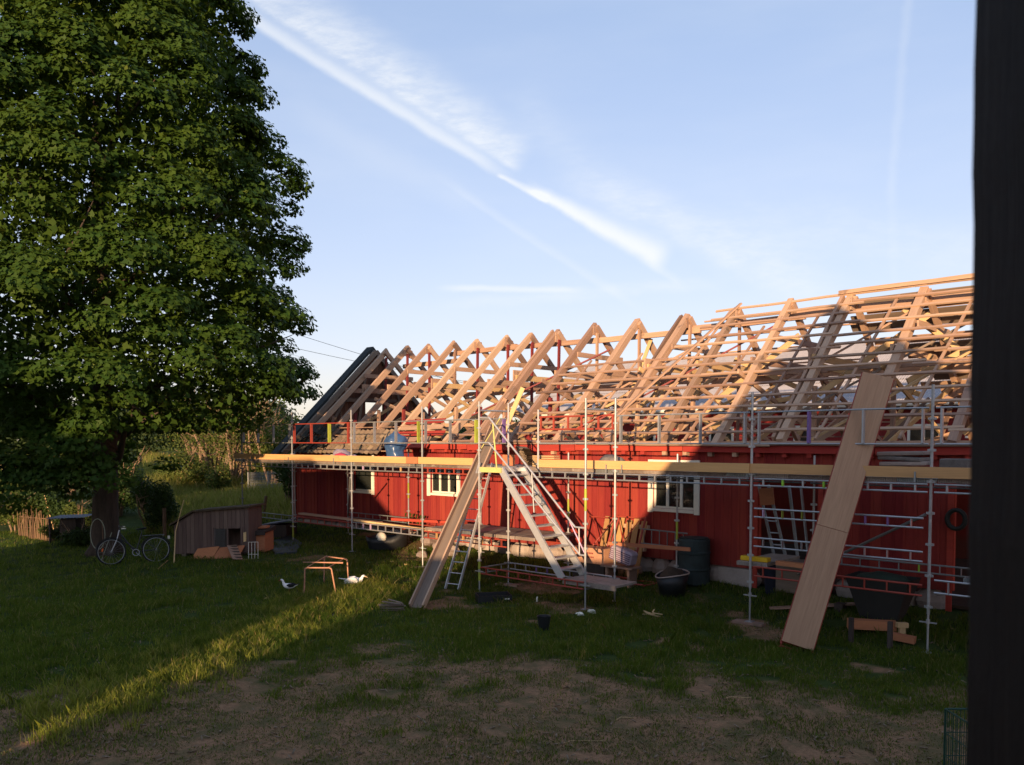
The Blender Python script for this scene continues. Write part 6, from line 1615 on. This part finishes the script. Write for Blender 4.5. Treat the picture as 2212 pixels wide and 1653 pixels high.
n0 = [Pq(OQ1+.16, BF, OZ0+.001), Pq(QR-.151, BF, OZ0+.001), Pq(QR-.151, BF, ZE+.15), Pq(QM, BF, ZR-.06), Pq(OQ1+.16, BF, ZE+(OQ1+.16-QL)*1.22-.06)]
n1 = [(x+E2.x*.12, y+E2.y*.12, z) for x, y, z in n0]
q.add(n0+n1, [(4, 3, 2, 1, 0), (5, 6, 7, 8, 9)]+[(i, (i+1) % 5, 5+(i+1) % 5, 5+i) for i in range(5)])
n0 = [Pq(OQ0+.4, BF, OZ1), Pq(OQ1+.159, BF, OZ1), Pq(OQ1+.159, BF, ZE+(OQ1+.159-QL)*1.22-.06), Pq(OQ0+.4, BF, max(OZ1+.01, zl+.4))]
n1 = [(x+E2.x*.12, y+E2.y*.12, z) for x, y, z in n0]
q.add(n0+n1, [(3, 2, 1, 0), (4, 5, 6, 7)]+[(i, (i+1) % 4, 4+(i+1) % 4, 4+i) for i in range(4)])
q.build('front_wall', DARKW, hs)
q = MB()
for s in (0, 1):
    qa, qb_ = (QL-.12, QM) if s == 0 else (QM, QR+.12)
    za, zb = (ZE-.02, ZR+.12) if s == 0 else (ZR+.12, ZE-.02)
    a = [Pq(qa, BF-.05, za), Pq(qb_, BF-.05, zb), Pq(qb_, BK+.2, zb), Pq(qa, BK+.2, za)]
    q.add(a+[(x, y, z-.1) for x, y, z in a], [(0, 1, 2, 3), (7, 6, 5, 4), (0, 4, 5, 1), (1, 5, 6, 2), (2, 6, 7, 3), (3, 7, 4, 0)])
q.build('roof', FELT, hs)
q = MB(); qbox(q, QL+.152, QR-.152, BF+.121, BK-.151, 1.75, 1.85); q.build('loft_floor', DARKW, hs)
# the hatch post with a rough sawn edge
q = MB(); NZ = 70; o0 = 0
for k in range(NZ+1):
    z = 2.2+k*(2.9/NZ); e = .0035*noise.noise(Vector((z*5.1, 0, 1)))+.003*noise.noise(Vector((z*13, 0, 2)))
    ql = OQ1+.0078+e-(z-3.4)*.009
    for (a, b_) in ((ql, BF-.03), (OQ1+.62, BF-.03), (OQ1+.62, BF+.14), (ql, BF+.14)): q.v.append(Pq(a, b_, z))
for k in range(NZ):
    for j in range(4): q.f.append((k*4+j, k*4+(j+1) % 4, k*4+4+(j+1) % 4, k*4+4+j)); q.mi.append(0)
q.f.append((3, 2, 1, 0)); q.f.append(tuple(NZ*4+j for j in range(4))); q.mi += [0, 0]
q.build('hatch_post', JAMB, hs)
# unseen casters added for the yard's shade: low box, and hipped roof farther left
ws = thing('low_shade_caster', Pq(8.6, 24, 0), 'low unseen block beside the hayloft building, added to shade the right of the sunlit strip', 'caster_block')
q = MB(); qbox(q, 6.34, 10.93, 22.75, 25.2, -.2, 2.6); q.build('low_caster_body', DARKW, ws)
q = MB(); qbox(q, 6.30, 10.93, 22.65, 25.3, 2.601, 2.70); q.build('low_caster_top', FELT, ws)
sb_ = thing('left_shade_caster', Pq(-4, 27, 0), 'long low unseen block with a hipped roof, shaped to cast the shade left of the sunlit strip', 'building')
q = MB(); qbox(q, -8.9, 4.85, 24.2, 31, -.3, 2.05); q.build('left_caster_wall', CASTERP, sb_)
e = [Pq(-9.0, 24, 2.06), Pq(4.95, 24, 2.06), Pq(4.95, 31.2, 2.06), Pq(-9.0, 31.2, 2.06), Pq(-6.0, 27.6, 5.9), Pq(1.0, 27.6, 5.9)]
q = MB(); q.add(e, [(0, 1, 5, 4), (1, 2, 5), (2, 3, 4, 5), (3, 0, 4), (3, 2, 1, 0)]); q.build('left_caster_roof', TILED, sb_)

gn = thing('tall_shade_caster', Pq(-6.5, 35, 0), 'tall unseen block added to shade the lower left of the maple', 'building')  # added out of view to keep the lower maple in shade
q = MB(); qbox(q, -8.6, -2.6, 32, 38, -.3, 7.6); q.build('tall_caster_wall', DARKW, gn)
e = [Pq(-8.8, 31.8, 7.601), Pq(-2.3, 31.8, 7.601), Pq(-2.3, 38.2, 7.601), Pq(-8.8, 38.2, 7.601), Pq(-8.0, 35, 10.4), Pq(-3.4, 35, 10.4)]
q = MB(); q.add(e, [(0, 1, 5, 4), (1, 2, 5), (2, 3, 4, 5), (3, 0, 4), (3, 2, 1, 0)]); q.build('tall_caster_roof', TILED, gn)

gap_prof = [(4.0, -.2), (4.0, 2.1), (4.73, 1.77), (5.30, .98), (5.56, .72), (5.80, .96), (6.15, 1.3), (6.33, 1.8), (6.33, -.2)]  # unseen profile added to close the gap low down and shape the sun strip
q = MB(); k = len(gap_prof); q.add([Pq(a, 22.9, z_) for a, z_ in gap_prof]+[Pq(a, 23.9, z_) for a, z_ in gap_prof], [tuple(range(k)), tuple(range(2*k-1, k-1, -1))]+[(i, k+i, k+(i+1) % k, (i+1) % k) for i in range(k)])
tag(q.build('gap_shade_caster', OLDG, None, base=Pq(5.2, 23.4, 0)), 'unseen block added in the gap, shaped to narrow the sunlit strip', 'caster_heap')
